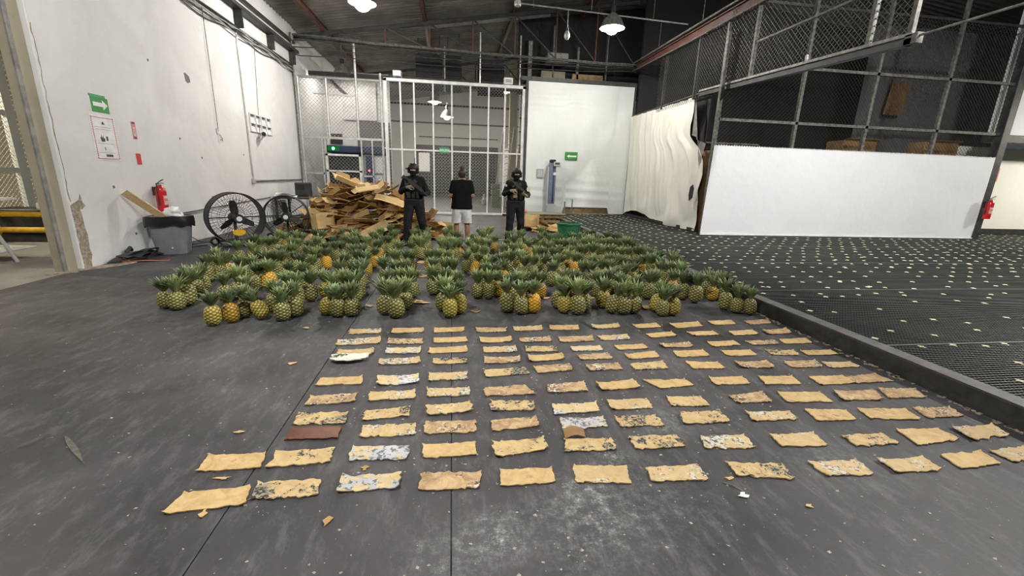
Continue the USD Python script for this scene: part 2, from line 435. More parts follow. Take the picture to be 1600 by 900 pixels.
# left wall with its end post
wl = thing('wall_left', 'white painted plaster wall along the left side', 'wall', kind='structure')
obj('plaster_face', MB().rng_box((XL - 0.18, 7.02, 0), (XL, 17.35, 6.35), ch=0.01), M['plaster'], wl)
obj('end_post', MB().rng_box((XL - 0.21, 6.8, 0), (XL - 0.065, 7.018, 6.35), ch=0.012), M['plaster_olive'], wl, label='olive plastered end of the wall')
obj('corner_strip', MB().rng_box((XL - 0.10, 6.79, 0), (XL - 0.062, 6.85, 6.35), ch=0.008), M['grey_paint'], wl, label='grey edge of the wall end')
pts = []
z = 0.0
edge = [(7.03 + 0.02 * rng.random(), zz) for zz in np.linspace(0, 0.95, 12)]
edge2 = [(7.17 + 0.05 * rng.random(), zz) for zz in np.linspace(0.9, 0, 10)]
obj('bare_patch', MB().prism([(7.02, 0)] + edge + [(7.2, 1.02), (7.235, 1.1), (7.25, 0.98), (7.29, 0.93), (7.22, 0.88)] + edge2, XL - 0.05, XL + 0.006, 0), M['concrete'], wl, label='bare concrete where the plaster broke off')
cr = [(XL - 0.002, 7.04 + 0.03 * rng.random(), zz) for zz in np.linspace(1.0, 3.3, 26)]
obj('crack', MB().tube(cr, [0.004 + 0.007 * rng.random() for _ in cr], 5), M['concrete'], wl, label='ragged crack beside the wall end')
obj('broken_footing', MB().prism([(XL - 0.02, 6.95), (XL + 0.25, 7.3), (XL + 0.35, 7.6), (XL + 0.16, 7.5), (XL + 0.02, 7.2), (XL - 0.25, 6.72), (XL - 0.2, 6.66), (XL + 0.05, 6.85)], 0.0, 0.022, 2), M['concrete'], wl)
# pierced blocks near the far end: eight recessed openings with sloping sills
for r_ in range(2):
    for c_ in range(4):
        y0, z0 = 13.22 + c_ * 0.36, 2.98 - r_ * 0.24
        v = MB()
        v.rng_box((XL - 0.02, y0, z0 - 0.19), (XL + 0.004, y0 + 0.27, z0))
        obj('vent_block', v, M['grey_wall'], wl)
        f = MB()
        for a, b in (((y0 - 0.03, z0), (y0 + 0.30, z0 + 0.025)), ((y0 - 0.03, z0 - 0.215), (y0 + 0.30, z0 - 0.19)), ((y0 - 0.03, z0 - 0.19), (y0, z0)), ((y0 + 0.27, z0 - 0.19), (y0 + 0.30, z0))):
            f.rng_box((XL, a[0], a[1]), (XL + 0.035, b[0], b[1]))
        f.prism([(XL, z0 - 0.19), (XL + 0.03, z0 - 0.19), (XL, z0 - 0.05)], y0, y0 + 0.27, 1)
        obj('vent_frame', f, M['plaster'], wl)
obj('chipped_hole', MB().prism([(10.40, 3.40), (10.46, 3.41), (10.58, 3.36), (10.60, 3.26), (10.5, 3.22), (10.43, 3.25), (10.42, 3.34)], XL - 0.03, XL + 0.004, 0), M['grey_wall'], wl, label='chipped hole in the plaster')
for y_, z_ in ((9.0, 4.4), (9.3, 3.4), (9.9, 2.1), (10.6, 1.75), (12.6, 1.9), (8.2, 0.4), (10.8, 0.9), (7.9, 1.2)):
    obj('plaster_chip', MB().prism([(y_, z_), (y_ + 0.04, z_ + 0.01), (y_ + 0.05, z_ - 0.03), (y_ + 0.01, z_ - 0.04)], XL - 0.01, XL + 0.003, 0), M['grey_wall'], wl)

# room on the left, seen past the wall end
ws = thing('wall_side_room', 'cream wall of the side room behind its wire fence', 'wall', kind='structure')
obj('plaster_face', MB().rng_box((-15.2, 3.0, 0), (-15.0, 34.0, 6.5)), M['plaster_side'], ws)
obj('end_wall', MB().rng_box((-15.0, 20.0, 0), (-5.7, 20.2, 6.5)), M['plaster_side'], ws)

# back room behind the gate
wb = thing('wall_back', 'grey far wall of the room behind the gate', 'wall', kind='structure')
obj('plaster_face', MB().rng_box((-5.7, 33.5, 0), (12.0, 33.7, 9.5)), M['back_wall'], wb)
obj('wall_ledge', MB().rng_box((-5.6, 33.3, 5.1), (6.0, 33.5, 5.18)), M['dark_steel'], wb)
obj('wall_ledge', MB().rng_box((-5.6, 33.35, 6.3), (6.0, 33.5, 6.42)), M['dark_steel'], wb)
obj('wall_ledge', MB().rng_box((-2.4, 33.35, 4.15), (3.4, 33.5, 4.2)), M['dark_steel'], wb)
wbl = thing('wall_back_left', 'white left wall of the room behind the gate', 'wall', kind='structure')
obj('plaster_face', MB().rng_box((-5.7, 17.36, 0), (-5.5, 33.5, 6.35)), M['plaster'], wbl)
wp = thing('wall_partition', 'pale wall with a fenced panel behind the wire fence', 'wall', kind='structure')
obj('plaster_face', MB().rng_box((-5.5, 21.0, 0), (-2.75, 21.2, 5.7)), M['plaster'], wp)
obj('pale_board', MB().rng_box((-4.75, 20.9, 3.75), (-3.3, 20.99, 5.55), ch=0.01), M['white_steel'], wp)
obj('dark_column', MB().rng_box((-3.25, 20.85, 0.0), (-2.75, 20.995, 3.7)), M['grey_wall'], wp)
obj('sloped_beam', MB().bar((-5.5, 20.9, 5.62), (-4.5, 20.9, 4.75), 0.16, 0.1), M['dark_steel'], wp)
obj('wall_louvre', MB().rng_box((-5.35, 20.9, 2.72), (-4.85, 20.99, 3.15)), M['dark_steel'], wp)
obj('ribbed_cladding', MB().rng_box((-4.2, 20.93, 2.5), (-3.25, 20.99, 3.72)), M['grey_wall'], wp)
obj('dark_doorway', MB().rng_box((-5.1, 20.94, 0.1), (-4.75, 20.995, 2.6)), M['dark_steel'], wp)
wbr = thing('wall_back_right', 'grey right wall of the room behind the gate', 'wall', kind='structure')
obj('plaster_face', MB().rng_box((5.2, 19.3, 0), (5.4, 33.5, 7.9)), M['back_wall'], wbr)
obj('pale_panel', MB().rng_box((3.85, 33.3, 0.0), (4.9, 33.49, 3.6), ch=0.01), M['white'], wbr)
obj('olive_column', MB().rng_box((3.05, 24.0, 0), (3.45, 24.4, 7.5), ch=0.01), M['plaster_olive'], wbr)
obj('lit_panel', MB().rng_box((3.62, 24.4, 2.6), (4.3, 24.5, 5.9), ch=0.01), M['panel_white'], wbr)
for zz in (3.2, 3.9, 4.6):
    obj('panel_rail', MB().rng_box((3.6, 24.34, zz), (4.32, 24.40, zz + 0.05)), M['dark_steel'], wbr)

# roller door in the back wall
dr = thing('door_1', 'dark slatted loading door in the far wall behind the gate', 'door', kind='structure')
obj('door_surround', MB().rng_box((-2.6, 33.30, 3.15), (3.4, 33.49, 3.6)).rng_box((-2.6, 33.30, 0), (-2.5, 33.49, 3.2)).rng_box((3.3, 33.30, 0), (3.4, 33.49, 3.2)), M['dark_steel'], dr)
obj('door_curtain', MB().rng_box((-2.5, 33.42, 0), (3.3, 33.48, 3.15)), M['black'], dr)
for k in range(11):
    obj('door_slat', MB().rng_box((-2.5, 33.36, 0.25 + k * 0.27), (3.3, 33.41, 0.40 + k * 0.27), ch=0.01), M['dark_steel'], dr)
gm = MB()
for k in range(24):
    gm.rng_box((-2.5 + k * 0.25, 33.25, 0.0), (-2.49 + k * 0.25, 33.27, 3.1))
for k in range(14):
    gm.rng_box((-2.5, 33.25, 0.05 + k * 0.23), (3.3, 33.27, 0.062 + k * 0.23))
obj('wire_grid', gm, M['wire'], dr, kind='stuff')

# white sheet wall right of the gate, on its own frame, open at the foot
wr = thing('wall_white', 'tall white sheeted wall right of the gate', 'wall', kind='structure')
W0, W1, YW = 2.87, 7.05, 17.2
px_ = np.linspace(W0, W1, 60)
pz_ = np.linspace(0.0, 1.0, 60)
P = np.zeros((60, 60, 3))
for i, x in enumerate(px_):
    for j, t in enumerate(pz_):
        bot = 0.17 if (x < 4.45 or x > 6.35) else 0.42
        z = bot + (5.05 - bot) * t
        sag = 0.018 * math.exp(-((z - 0.95) / 0.5) ** 2) * math.sin(z * 17 + x * 0.8) * (1 if x < 6.4 else 0.3)
        rip = 0.026 * math.exp(-((z - 4.45) / 0.28) ** 2) * math.sin(z * 42) * (1.0 if x < 5.2 else max(0, 1 - (x - 5.2) * 2))
        P[i, j] = (x, YW - 0.012 * meshkit.noise(np.array([x * 1.3, z * 1.1, 0.5])) + sag + rip, z)
obj('sheeting', MB().grid(P, np.array([0, 0.05, 0])), M['sheet_white'], wr, smooth=40)
obj('edge_post', MB().rng_box((W1, YW - 0.02, 0.16), (W1 + 0.07, YW + 0.1, 5.1)), M['dark_steel'], wr)
obj('edge_post', MB().rng_box((W0 - 0.09, YW - 0.02, 0.0), (W0 - 0.004, YW + 0.1, 5.1)), M['dark_steel'], wr)
obj('top_rail', MB().rng_box((W0 - 0.3, YW - 0.03, 5.06), (W1 + 0.07, YW + 0.12, 5.2)), M['dark_steel'], wr)
obj('foot_beam', MB().rng_box((W0, YW + 0.16, 0.0), (W1, YW + 0.22, 0.5)), M['pallet_wood'], wr)

# dark upper wall over the white wall, and the hall beyond on the right
wd = thing('wall_dark_upper', 'dark sooty wall and clutter above the white wall', 'wall', kind='structure')
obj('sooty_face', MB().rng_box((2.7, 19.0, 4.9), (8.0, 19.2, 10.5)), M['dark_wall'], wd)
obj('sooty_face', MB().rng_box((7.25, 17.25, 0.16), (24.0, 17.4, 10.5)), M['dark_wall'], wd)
for (x0, x1, z0, z1, m_) in ((3.6, 4.6, 5.25, 5.75, 'plaster_olive'), (4.9, 6.2, 5.25, 5.7, 'pallet_wood'), (3.05, 3.2, 5.2, 6.8, 'galv_old'), (5.05, 5.15, 5.2, 6.7, 'galv_old'), (4.05, 4.1, 5.2, 7.4, 'galv_old'), (6.3, 6.35, 5.2, 7.2, 'galv_old')):
    obj('stored_board' if x1 - x0 > 0.3 else 'hanger_rod', MB().rng_box((x0, 18.6, z0), (x1, 18.75, z1), ch=0.01), M[m_], wd)
obj('duct', MB().rng_box((3.75, 18.2, 5.95), (4.6, 18.7, 6.35), ch=0.03), M['galv_old'], wd)

# end wall at far right past the partition
we = thing('wall_right', 'pale wall beyond the partition at far right', 'wall', kind='structure')
obj('plaster_face', MB().rng_box((16.0, 12.3, 0.0), (26.0, 12.5, 2.95)), M['plaster_right'], we)
obj('upper_face', MB().rng_box((15.9, 11.35, 3.22), (26.0, 11.5, 8.0)), M['panel_white'], we)
obj('dark_skirting', MB().rng_box((16.0, 12.24, 0.16), (26.0, 12.298, 0.34)), M['dark_steel'], we)
obj('lintel', MB().rng_box((15.75, 11.2, 2.98), (26.0, 11.5, 3.2), ch=0.01), M['dark_steel'], we)
obj('side_face', MB().rng_box((26.0, -3, 0.0), (26.2, 17.2, 9.0)), M['grey_wall'], we)
wg = thing('wall_cage', 'dim grey wall at the back of the wire cage', 'wall', kind='structure')
obj('plaster_face', MB().rng_box((14.6, 14.6, 0.16), (21.0, 14.8, 7.0)), M['grey_wall'], wg)

# roof
rf = thing('ceiling', 'dark corrugated metal roof over the hall', 'roof', kind='structure')


def roof_z(x):
    return 6.28 + 0.16 * (x + 5.66) if x < 9 else 6.28 + 0.16 * 14.66 - 0.12 * (x - 9)


ys = np.arange(-4.0, 35.0, 0.06)
cor = 0.03 * np.sin(ys * 2 * math.pi / 0.24)
for x0, x1 in ((-6.2, -1.6), (-1.6, 3.0), (3.0, 9.0), (9.0, 26.2)):
    Pg = np.zeros((2, len(ys), 3))
    for i, x in enumerate((x0, x1)):
        Pg[i, :, 0], Pg[i, :, 1], Pg[i, :, 2] = x, ys, roof_z(x) + cor
    obj('roof_sheet', MB().grid(Pg), M['roof'], rf, smooth=True)
for x0, x1, nm in ((-17, -6.2, 'roof_sheet'),):
    obj(nm, MB().rng_box((x0, -4, 6.5), (x1, 35, 6.55)), M['roof'], rf)
wn = thing('wall_rear', 'wall behind the photographer', 'wall', kind='structure')
obj('plaster_face', MB().rng_box((-17, -4.2, 0), (26.2, -4.0, 9.0)), M['grey_wall'], wn)

for x in (-4.45, -0.95, 2.3, 5.2):
    p = MB()
    zt = roof_z(x) - 0.04
    p.rng_box((x - 0.06, 2.0, zt - 0.20), (x + 0.06, 33.4, zt - 0.18)).rng_box((x - 0.06, 2.0, zt - 0.02), (x + 0.06, 33.4, zt)).rng_box((x - 0.012, 2.0, zt - 0.19), (x + 0.012, 33.4, zt - 0.01))
    obj('roof_purlin', p, M['red_steel'], None, {-4.45: 'red-brown roof beam nearest the left wall', -0.95: 'red-brown roof beam above the gate bars', 2.3: 'red-brown roof beam above the right guard', 5.2: 'red-brown roof beam left of the dark upper wall'}[x], 'beam')


def truss(y, xa, xb, label):
    t = thing('roof_truss', label, 'truss')
    top = MB().bar((xa, y, roof_z(xa) - 0.28), (xb, y, roof_z(xb) - 0.28), 0.10, 0.12)
    obj('top_chord', top, M['dark_steel'], t)
    obj('bottom_chord', MB().bar((xa, y, 5.98), (xb, y, 5.86), 0.07, 0.09), M['cage_steel'], t)
    n = 8
    for k in range(n):
        x0, x1 = xa + (xb - xa) * k / n, xa + (xb - xa) * (k + 1) / n
        if roof_z(x0) - 0.3 > 6.15:
            obj('web_post', MB().bar((x0, y, 5.95), (x0, y, roof_z(x0) - 0.3), 0.05), M['red_steel'], t)
        obj('web_brace', MB().bar((x0, y, max(roof_z(x0) - 0.3, 6.0)), (x1, y, 5.92), 0.045), M['dark_steel'], t)
    return t


truss(17.45, -5.45, 7.0, 'roof truss right above the gate line')
truss(24.0, -5.45, 5.2, 'farther roof truss in the room behind the gate')
obj('bright_ridge_strip', MB().bar((-1.0, 18.3, roof_z(-1.0) - 0.12), (3.8, 18.3, roof_z(3.8) - 0.12), 0.03, 0.16), M['galv'], None, 'shiny metal strip along the roof above the gate', 'strip')
# ================================================================== RAISED DECK ON THE RIGHT
XD1 = 26.0
dk = thing('raised_deck', 'low raised deck of black grating with pale studs, right of the pineapples', 'platform', kind='structure')
obj('curb', MB().prism([(XC, 0.0), (XC + 0.155, 0.0), (XC + 0.155, 0.16), (XC + 0.008, 0.16), (XC, 0.152)], -2.0, 16.9, 1), M['curb_face'], dk, label='black painted curb face')
obj('curb_cap', MB().rng_box((XC + 0.004, -2.0, 0.1605), (XC + 0.155, 16.9, 0.168), ch=0.003), M['curb_top'], dk, label='grey top of the curb')
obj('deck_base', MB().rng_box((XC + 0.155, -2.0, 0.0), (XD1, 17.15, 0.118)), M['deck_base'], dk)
g = MB()
X0 = XC + 0.16
for k in range(int((17.1 + 1.0) / 0.036)):
    y = -1.0 + k * 0.036
    g.rng_box((X0, y - 0.006, 0.118), (XD1 if y < 12 else 14.0, y + 0.006, 0.158))
for k in range(330):
    x = X0 + 0.01 + k * 0.036
    g.rng_box((x - 0.005, -1.0, 0.118), (x + 0.005, 17.1 if x < 14 else 12.2, 0.153))
obj('grating_bars', g, M['deck'], dk, kind='stuff')
for k, y in enumerate((1.2, 3.15, 5.1, 7.05, 9.0, 10.9, 12.9, 14.9)):
    obj('module_edge', MB().rng_box((X0, y - 0.009, 0.118), (XD1 if y < 12 else 14, y + 0.009, 0.161)), M['curb_top'], dk)
# pale studs: four-armed pieces set in the grating on a loose lattice


def stud_mesh(c, a, s):
    v = [(0, 0, 0.008)]
    for k in range(8):
        r = s if k % 2 == 0 else s * 0.30
        v.append((r * math.cos(a + k * math.pi / 4), r * math.sin(a + k * math.pi / 4) * 0.9, 0.0015))
    n = len(v)
    v += [(x, y, -0.004) for x, y, _ in v[1:]]
    f = [[0, 1 + k, 1 + (k + 1) % 8] for k in range(8)]
    f += [[1 + k, 9 + k, 9 + (k + 1) % 8] for k in range(8)] + [[1 + k, 9 + (k + 1) % 8, 1 + (k + 1) % 8] for k in range(8)]
    return np.array(v) + c, np.array(f)


studs = []
sr = np.random.default_rng(11)
y = 2.05
row = 0
while y < 16.9:
    x = X0 + 0.18 + (0.165 if (row % 2 and y < 7) else 0)
    while x < 19:
        keep = sr.random()
        dens = 0.5 if y < 4.6 else 0.76 if y < 6.5 else 0.93
        if (x < 7.0 or y < 11.0 or x > 16) and not (x > 16 and y > 12.1) and keep < dens:
            jt = 0.045 if y < 5.5 else 0.014
            studs.append((x + sr.normal(0, jt) + 0.06 * math.sin(y * 1.3), y + sr.normal(0, jt * 1.3), 0.161))
            if keep < 0.1 and 4.0 < y < 8.5:
                studs.append((x + 0.10 + sr.normal(0, 0.02), y + 0.05 + sr.normal(0, 0.04), 0.161))
        x += 0.33
    y += 0.35 if y < 8 else 0.37
    row += 1
studs = [s for s in studs if s[0] > X0 + 0.06 and s[1] < 16.9]
studs.sort(key=lambda s: math.hypot(s[0], s[1]))
for s in studs[:300]:
    obj('stud', stud_mesh(np.array(s), sr.normal(0, 0.15), 0.037 + 0.008 * sr.random()), M['stud'], dk)
rest = MB()
for s in studs[300:]:
    rest.add(*stud_mesh(np.array(s), sr.normal(0, 0.15), 0.043 + 0.008 * sr.random()))
obj('far_studs', rest, M['stud'], dk, kind='stuff')
# joint of grime along the curb foot
gm_ = MB()
for k in range(240):
    yy = 1.0 + 9 * sr.random() ** 1.5
    gm_.box((XC - 0.02 - 0.05 * sr.random() ** 2, yy, 0.004), (0.012 + 0.02 * sr.random(), 0.015 + 0.03 * sr.random(), 0.006), rotm(0, 0, 360 * sr.random()))
obj('curb_grit', gm_, M['concrete'], None, 'pale grit gathered along the foot of the black curb', 'grit', kind='stuff')

# ================================================================== GATE, FENCES


def chain(o, u, v, w, h, pitch, r, mb=None):
    """Diamond wire mesh in the rectangle o + [0, w] u + [0, h] v: real three-sided wires crossing each other."""
    mb = mb or MB()
    o, u, v = (np.asarray(a, float) for a in (o, u, v))
    nrm = np.cross(u, v)
    V, Fc, n = [], [], 0
    for sgn in (1, -1):
        for k in range(int((w + h) / pitch) + 1):
            c = k * pitch if sgn == 1 else k * pitch - h
            if sgn == 1:      # s + t = c
                s0, s1 = max(0, c - h), min(w, c)
                a, b = (s0, c - s0), (s1, c - s1)
            else:             # s - t = c
                s0, s1 = max(0, c), min(w, c + h)
                a, b = (s0, s0 - c), (s1, s1 - c)
            if s1 - s0 < 0.01:
                continue
            A, B = o + u * a[0] + v * a[1] + nrm * r * sgn, o + u * b[0] + v * b[1] + nrm * r * sgn
            t = (B - A) / np.linalg.norm(B - A)
            p = np.cross(t, nrm)
            for q in (A, B):
                for ang in (90, 210, 330):
                    V.append(q + r * (math.cos(math.radians(ang)) * p + math.sin(math.radians(ang)) * nrm))
            for i in range(3):
                j = (i + 1) % 3
                Fc += [[n + i, n + j, n + 3 + j], [n + i, n + 3 + j, n + 3 + i]]
            n += 6
    return mb.add(V, Fc)


gt = thing('wire_gate', 'tall white barred gate with wire mesh behind the three people', 'gate')
fr = MB()
for x in (-2.40, 2.72):
    fr.rng_box((x - 0.06, YG - 0.05, 0.04), (x + 0.06, YG + 0.05, 4.86), ch=0.006)
fr.rng_box((-2.46, YG - 0.05, 4.76), (2.78, YG + 0.05, 4.87), ch=0.006).rng_box((-2.46, YG - 0.05, 0.03), (2.78, YG + 0.05, 0.11), ch=0.006)
obj('gate_frame', fr, M['white_steel'], gt)
for x in (-1.87, -1.38, -0.69, 0.0, 0.69, 1.38, 2.0):
    obj('gate_bar', MB().rng_box((x - 0.03, YG - 0.03, 0.08), (x + 0.03, YG + 0.03, 4.8), ch=0.004), M['white_steel'], gt)
obj('mid_rail', MB().rng_box((-2.4, YG - 0.032, 2.38), (2.72, YG + 0.028, 2.44), ch=0.004), M['white_steel'], gt)
obj('wire_mesh', chain((-2.36, YG + 0.045, 0.08), (1, 0, 0), (0, 0, 1), 5.05, 4.7, 0.12, 0.0055), M['wire'], gt, kind='stuff')
obj('gate_lock', MB().rng_box((2.0, YG - 0.09, 0.0), (2.3, YG - 0.05, 0.09), ch=0.01), M['black'], gt)
sg = thing('hanging_exit_sign', 'small pale green SALIDA sign on the gate rail', 'sign', (-0.3, YG - 0.06, 2.44))
obj('sign_plate', MB().box((0, 0, 0), (0.36, 0.015, 0.2), ch=0.004), M['green_dim'], sg)
tm_ = meshkit.text_mesh('SALIDA', 0.075, 0.003, bold=True)
tv = np.array(tm_.vertices)
tv = np.stack([tv[:, 0] - tv[:, 0].mean(), -0.008 - tv[:, 2], tv[:, 1] - 0.037], 1)
obj('lettering', (tv, tm_.faces), M['white'], sg)

fn = thing('wire_fence', 'wire mesh fence left of the gate behind the cardboard heap', 'fence')
fp = MB()
obj('top_rail', MB().tube([(-5.45, YG, 4.74), (-2.5, YG, 4.74)], 0.045, 8), M['galv'], fn)
obj('mid_rail', MB().rng_box((-5.45, YG - 0.035, 2.68), (-2.5, YG + 0.035, 2.76)), M['galv'], fn)
obj('short_rail', MB().rng_box((-4.9, YG - 0.02, 4.18), (-3.2, YG + 0.02, 4.23)), M['galv'], fn)
for x, z0, z1 in ((-5.40, 0, 4.78), (-4.45, 2.7, 4.72), (-3.42, 2.7, 5.9), (-2.56, 0, 5.0)):
    obj('post', MB().tube([(x, YG, z0), (x, YG, z1)], 0.045, 8), M['galv'], fn)
cmesh = chain((-5.38, YG + 0.05, 2.74), (1, 0, 0), (0, 0, 1), 2.8, 1.96, 0.13, 0.0065)
chain((-5.38, YG + 0.05, 0.1), (1, 0, 0), (0, 0, 1), 0.72, 2.6, 0.13, 0.0065, cmesh)
chain((-3.34, YG + 0.05, 0.1), (1, 0, 0), (0, 0, 1), 0.76, 2.6, 0.13, 0.0065, cmesh)
obj('wire_mesh', cmesh, M['wire'], fn, kind='stuff')
for x in (-4.72, -4.62, -3.34, -2.95):
    obj('lower_post', MB().rng_box((x - 0.025, YG - 0.03, 0.0), (x + 0.025, YG + 0.02, 2.7)), M['galv'], fn)
obj('lower_rail', MB().rng_box((-5.4, YG - 0.03, 1.42), (-4.62, YG + 0.02, 1.48)), M['galv'], fn)
obj('lower_rail', MB().rng_box((-3.34, YG - 0.03, 1.36), (-2.6, YG + 0.02, 1.42)), M['galv'], fn)

hd = thing('grille_door', 'dark wire grille door in a white frame behind the heap', 'door')
gf = MB()
for a, b in (((-4.62, 1.0), (-4.54, 2.16)), ((-3.44, 1.0), (-3.36, 2.16)), ((-4.62, 2.09), (-3.36, 2.16)), ((-4.62, 1.52), (-3.36, 1.58)), ((-4.62, 1.0), (-3.36, 1.06))):
    gf.rng_box((a[0], YG - 0.10, a[1]), (b[0], YG - 0.05, b[1]))
obj('door_frame', gf, M['white_steel'], hd)
obj('dark_backing', MB().rng_box((-4.56, YG + 0.06, 0.05), (-3.42, YG + 0.09, 2.1)), M['black'], hd)
obj('grille', chain((-4.54, YG - 0.045, 1.05), (1, 0, 0), (0, 0, 1), 1.1, 1.05, 0.13, 0.006), M['wire'], hd, kind='stuff')

mc = thing('scanner_cabinet', 'navy machine with lit green panel behind the wire fence', 'machine', (-3.9, 18.0, 0))
obj('body', MB().rng_box((-0.85, 0.0, 0.0), (1.25, 0.9, 2.2), ch=0.03), M['light_grey'], mc)
obj('header', MB().rng_box((-0.85, -0.1, 2.22), (1.3, 0.9, 2.5), ch=0.03), M['navy'], mc)
obj('green_lamp', MB().lathe([(0, 0), (0.05, 0), (0.06, 0.02), (0.0, 0.03)], 12, (-0.6, -0.1, 2.38), rotm(90, 0, 0)), glow('led_green', (0.1, 1.0, 0.25), 6.0), mc)
obj('lit_strip', MB().rng_box((-0.8, -0.112, 2.3), (-0.38, -0.1, 2.46)), glow('led_dim_green', (0.05, 0.5, 0.1), 0.25), mc)
obj('control_column', MB().rng_box((0.60, -0.25, 1.0), (0.85, 0.0, 2.15), ch=0.02), M['navy'], mc)
obj('red_lamp', MB().lathe([(0, 0), (0.04, 0), (0.045, 0.02), (0, 0.03)], 12, (0.72, -0.25, 1.6), rotm(90, 0, 0)), glow('led_red', (1.0, 0.06, 0.05), 6.0), mc)
obj('pale_window', MB().rng_box((0.88, -0.06, 1.5), (1.2, -0.01, 2.15), ch=0.01), M['white'], mc)
obj('pale_window', MB().rng_box((0.88, -0.06, 0.9), (1.2, -0.01, 1.42), ch=0.01), M['white'], mc)

# things seen through the gate
pn = thing('white_notice', 'large white notice on the dark loading door', 'notice')
obj('sheet', MB().rng_box((-2.42, 33.16, 1.72), (-1.62, 33.20, 3.05), ch=0.004), M['white'], pn)
for (x0, x1, z0, z1, n_) in ((-1.50, -0.38, 4.98, 6.4, 'left'), (-0.28, 0.42, 4.98, 6.4, 'middle'), (1.1, 2.25, 4.9, 6.35, 'right')):
    t = thing('dark_louvre', f'dark mesh louvre above the gate, the {n_} one', 'louvre')
    obj('hanger', MB().rng_box((x0 + 0.1, 20.0, z1), (x0 + 0.14, 20.04, roof_z(x0 + 0.12) + 0.02)).rng_box((x1 - 0.14, 20.0, z1), (x1 - 0.1, 20.04, roof_z(x1 - 0.12) + 0.02)), M['dark_steel'], t, kind='stuff')
    obj('louvre_panel', MB().rng_box((x0, 20.0, z0), (x1, 20.04, z1)), M['black'], t)
    lm = MB()
    for k in range(14):
        lm.rng_box((x0, 19.95, z0 + 0.03 + k * (z1 - z0 - 0.05) / 14), (x1, 20.0, z0 + 0.045 + k * (z1 - z0 - 0.05) / 14))
    obj('louvre_mesh', lm, M['dark_steel'], t, kind='stuff')
ld = thing('leaning_ladder', 'grey ladder leaning in the room behind the gate', 'ladder')
for dx in (0, 0.55):
    obj('ladder_rail', MB().bar((2.15 + dx, 23.0, 0.02), (2.75 + dx, 23.9, 4.1), 0.05, 0.09), M['galv'], ld)
for k in range(12):
    t = 0.06 + k * 0.08
    a = np.array((2.15, 23.0, 0.02)) + t * np.array((0.6, 0.9, 4.08))
    obj('rung', MB().bar(a, a + np.array((0.55, 0, 0)), 0.04), M['galv'], ld)
lt = thing('leaning_boards', 'tall stack of planks leaning behind the right guard', 'planks')
for k in range(4):
    obj('plank', MB().bar((3.25 + k * 0.13, 23.2, 0.05), (3.65 + k * 0.10, 24.0, 3.2 - 0.1 * k), 0.10, 0.03), M['galv_old' if k % 2 else 'pallet_wood'], lt)
cb = thing('storage_box_stack', 'grey carton standing behind the gate near the right guard', 'box', (2.75, 22.0, 0))
obj('carton', MB().rng_box((0.0, 0, 0.0), (0.75, 0.5, 1.35), ch=0.015), M['grey_paint'], cb)
obj('lid_flap', MB().rng_box((0.0, -0.01, 1.36), (0.75, 0.5, 1.375)), M['light_grey'], cb)
gb = thing('green_crate_stack', 'yellow-green crates stacked behind the gate', 'crates', (2.0, 22.2, 0))
for k in range(4):
    obj('crate', MB().rng_box((0, 0, k * 0.3), (0.42, 0.4, k * 0.3 + 0.27), ch=0.02), M['green_ply'], gb)
cs = thing('white_container', 'small white container beside the man, behind the gate', 'container', (1.75, 24, 0))
obj('tank', MB().lathe([(0, 0), (0.12, 0), (0.14, 0.03), (0.14, 0.28), (0.08, 0.36), (0.05, 0.52), (0, 0.52)], 16), M['light_grey'], cs)
obj('cap', MB().lathe([(0, 0.52), (0.07, 0.52), (0.07, 0.58), (0, 0.58)], 12), M['light_grey'], cs)
bx = thing('camera_box', 'small white box on top of the gate beside the white wall', 'box', (2.05, YG, 4.88))
obj('housing', MB().rng_box((-0.12, -0.1, 0), (0.22, 0.1, 0.24), ch=0.02), M['white_steel'], bx)
obj('front_plate', MB().rng_box((-0.06, -0.11, 0.06), (0.16, -0.1, 0.18)), M['ink_grey'], bx)
bx = thing('flood_lamp_box', 'small pale box lamp on top of the gate by the fence corner', 'lamp', (-1.95, YG, 4.88))
obj('housing', MB().rng_box((-0.16, -0.12, 0.03), (0.16, 0.1, 0.25), ch=0.03), M['galv'], bx)
obj('bracket', MB().rng_box((-0.03, -0.03, 0), (0.03, 0.03, 0.05)), M['dark_steel'], bx)

# ================================================================== CURTAIN AND CAGE ON THE RIGHT
XV = 7.0
ct = thing('torn_curtain', 'torn creased white canvas curtain between white wall and panel', 'curtain')
nu, nv = 90, 60
Pc = np.zeros((nu, nv, 3))
cr_ = np.random.default_rng(5)
for i in range(nu):
    for j in range(nv):
        s, t = i / (nu - 1), j / (nv - 1)      # s from the far end to the near end, t upwards
        y_far = 17.12
        near = np.interp(t, [0, 0.03, 0.10, 0.22, 0.3, 0.42, 0.52, 0.62, 0.72, 0.8, 0.9, 1.0], [11.72, 11.70, 11.66, 11.72, 11.86, 11.72, 11.80, 12.05, 12.62, 12.72, 12.58, 12.55])
        y = y_far + (near - y_far) * s
        zb = 0.20 + 0.22 * (s < 0.45) * math.sin(min(1, s / 0.45) * math.pi) ** 0.6 - 0.03 * (s > 0.6)
        z = zb + (3.97 - zb) * t
        nz = meshkit.noise(np.array([[s * 17 + 2.6 * t * s, t * 1.5, 2.0], [s * 38 + 5 * t * s, t * 2.2, 7.0], [s * 80, t * 3, 4.0]]))
        fold = 0.20 * (nz[0] - 0.5) * (0.25 + 0.75 * s) * (1.05 - 0.6 * t) + 0.085 * (nz[1] - 0.5) * (0.4 + 0.6 * s) + 0.025 * (nz[2] - 0.5)
        low = 0.10 * math.exp(-((t - 0.05) / 0.08) ** 2) * math.sin(s * 15)
        Pc[i, j] = (XV + 0.02 + fold + low * 0.7 + 0.05 * (meshkit.noise(np.array([y * 2.2, z * 1.6, 3.0])) - 0.5), y, z)
obj('canvas', MB().grid(Pc, np.array([0.006, 0, 0])), M['curtain'], ct, smooth=60)
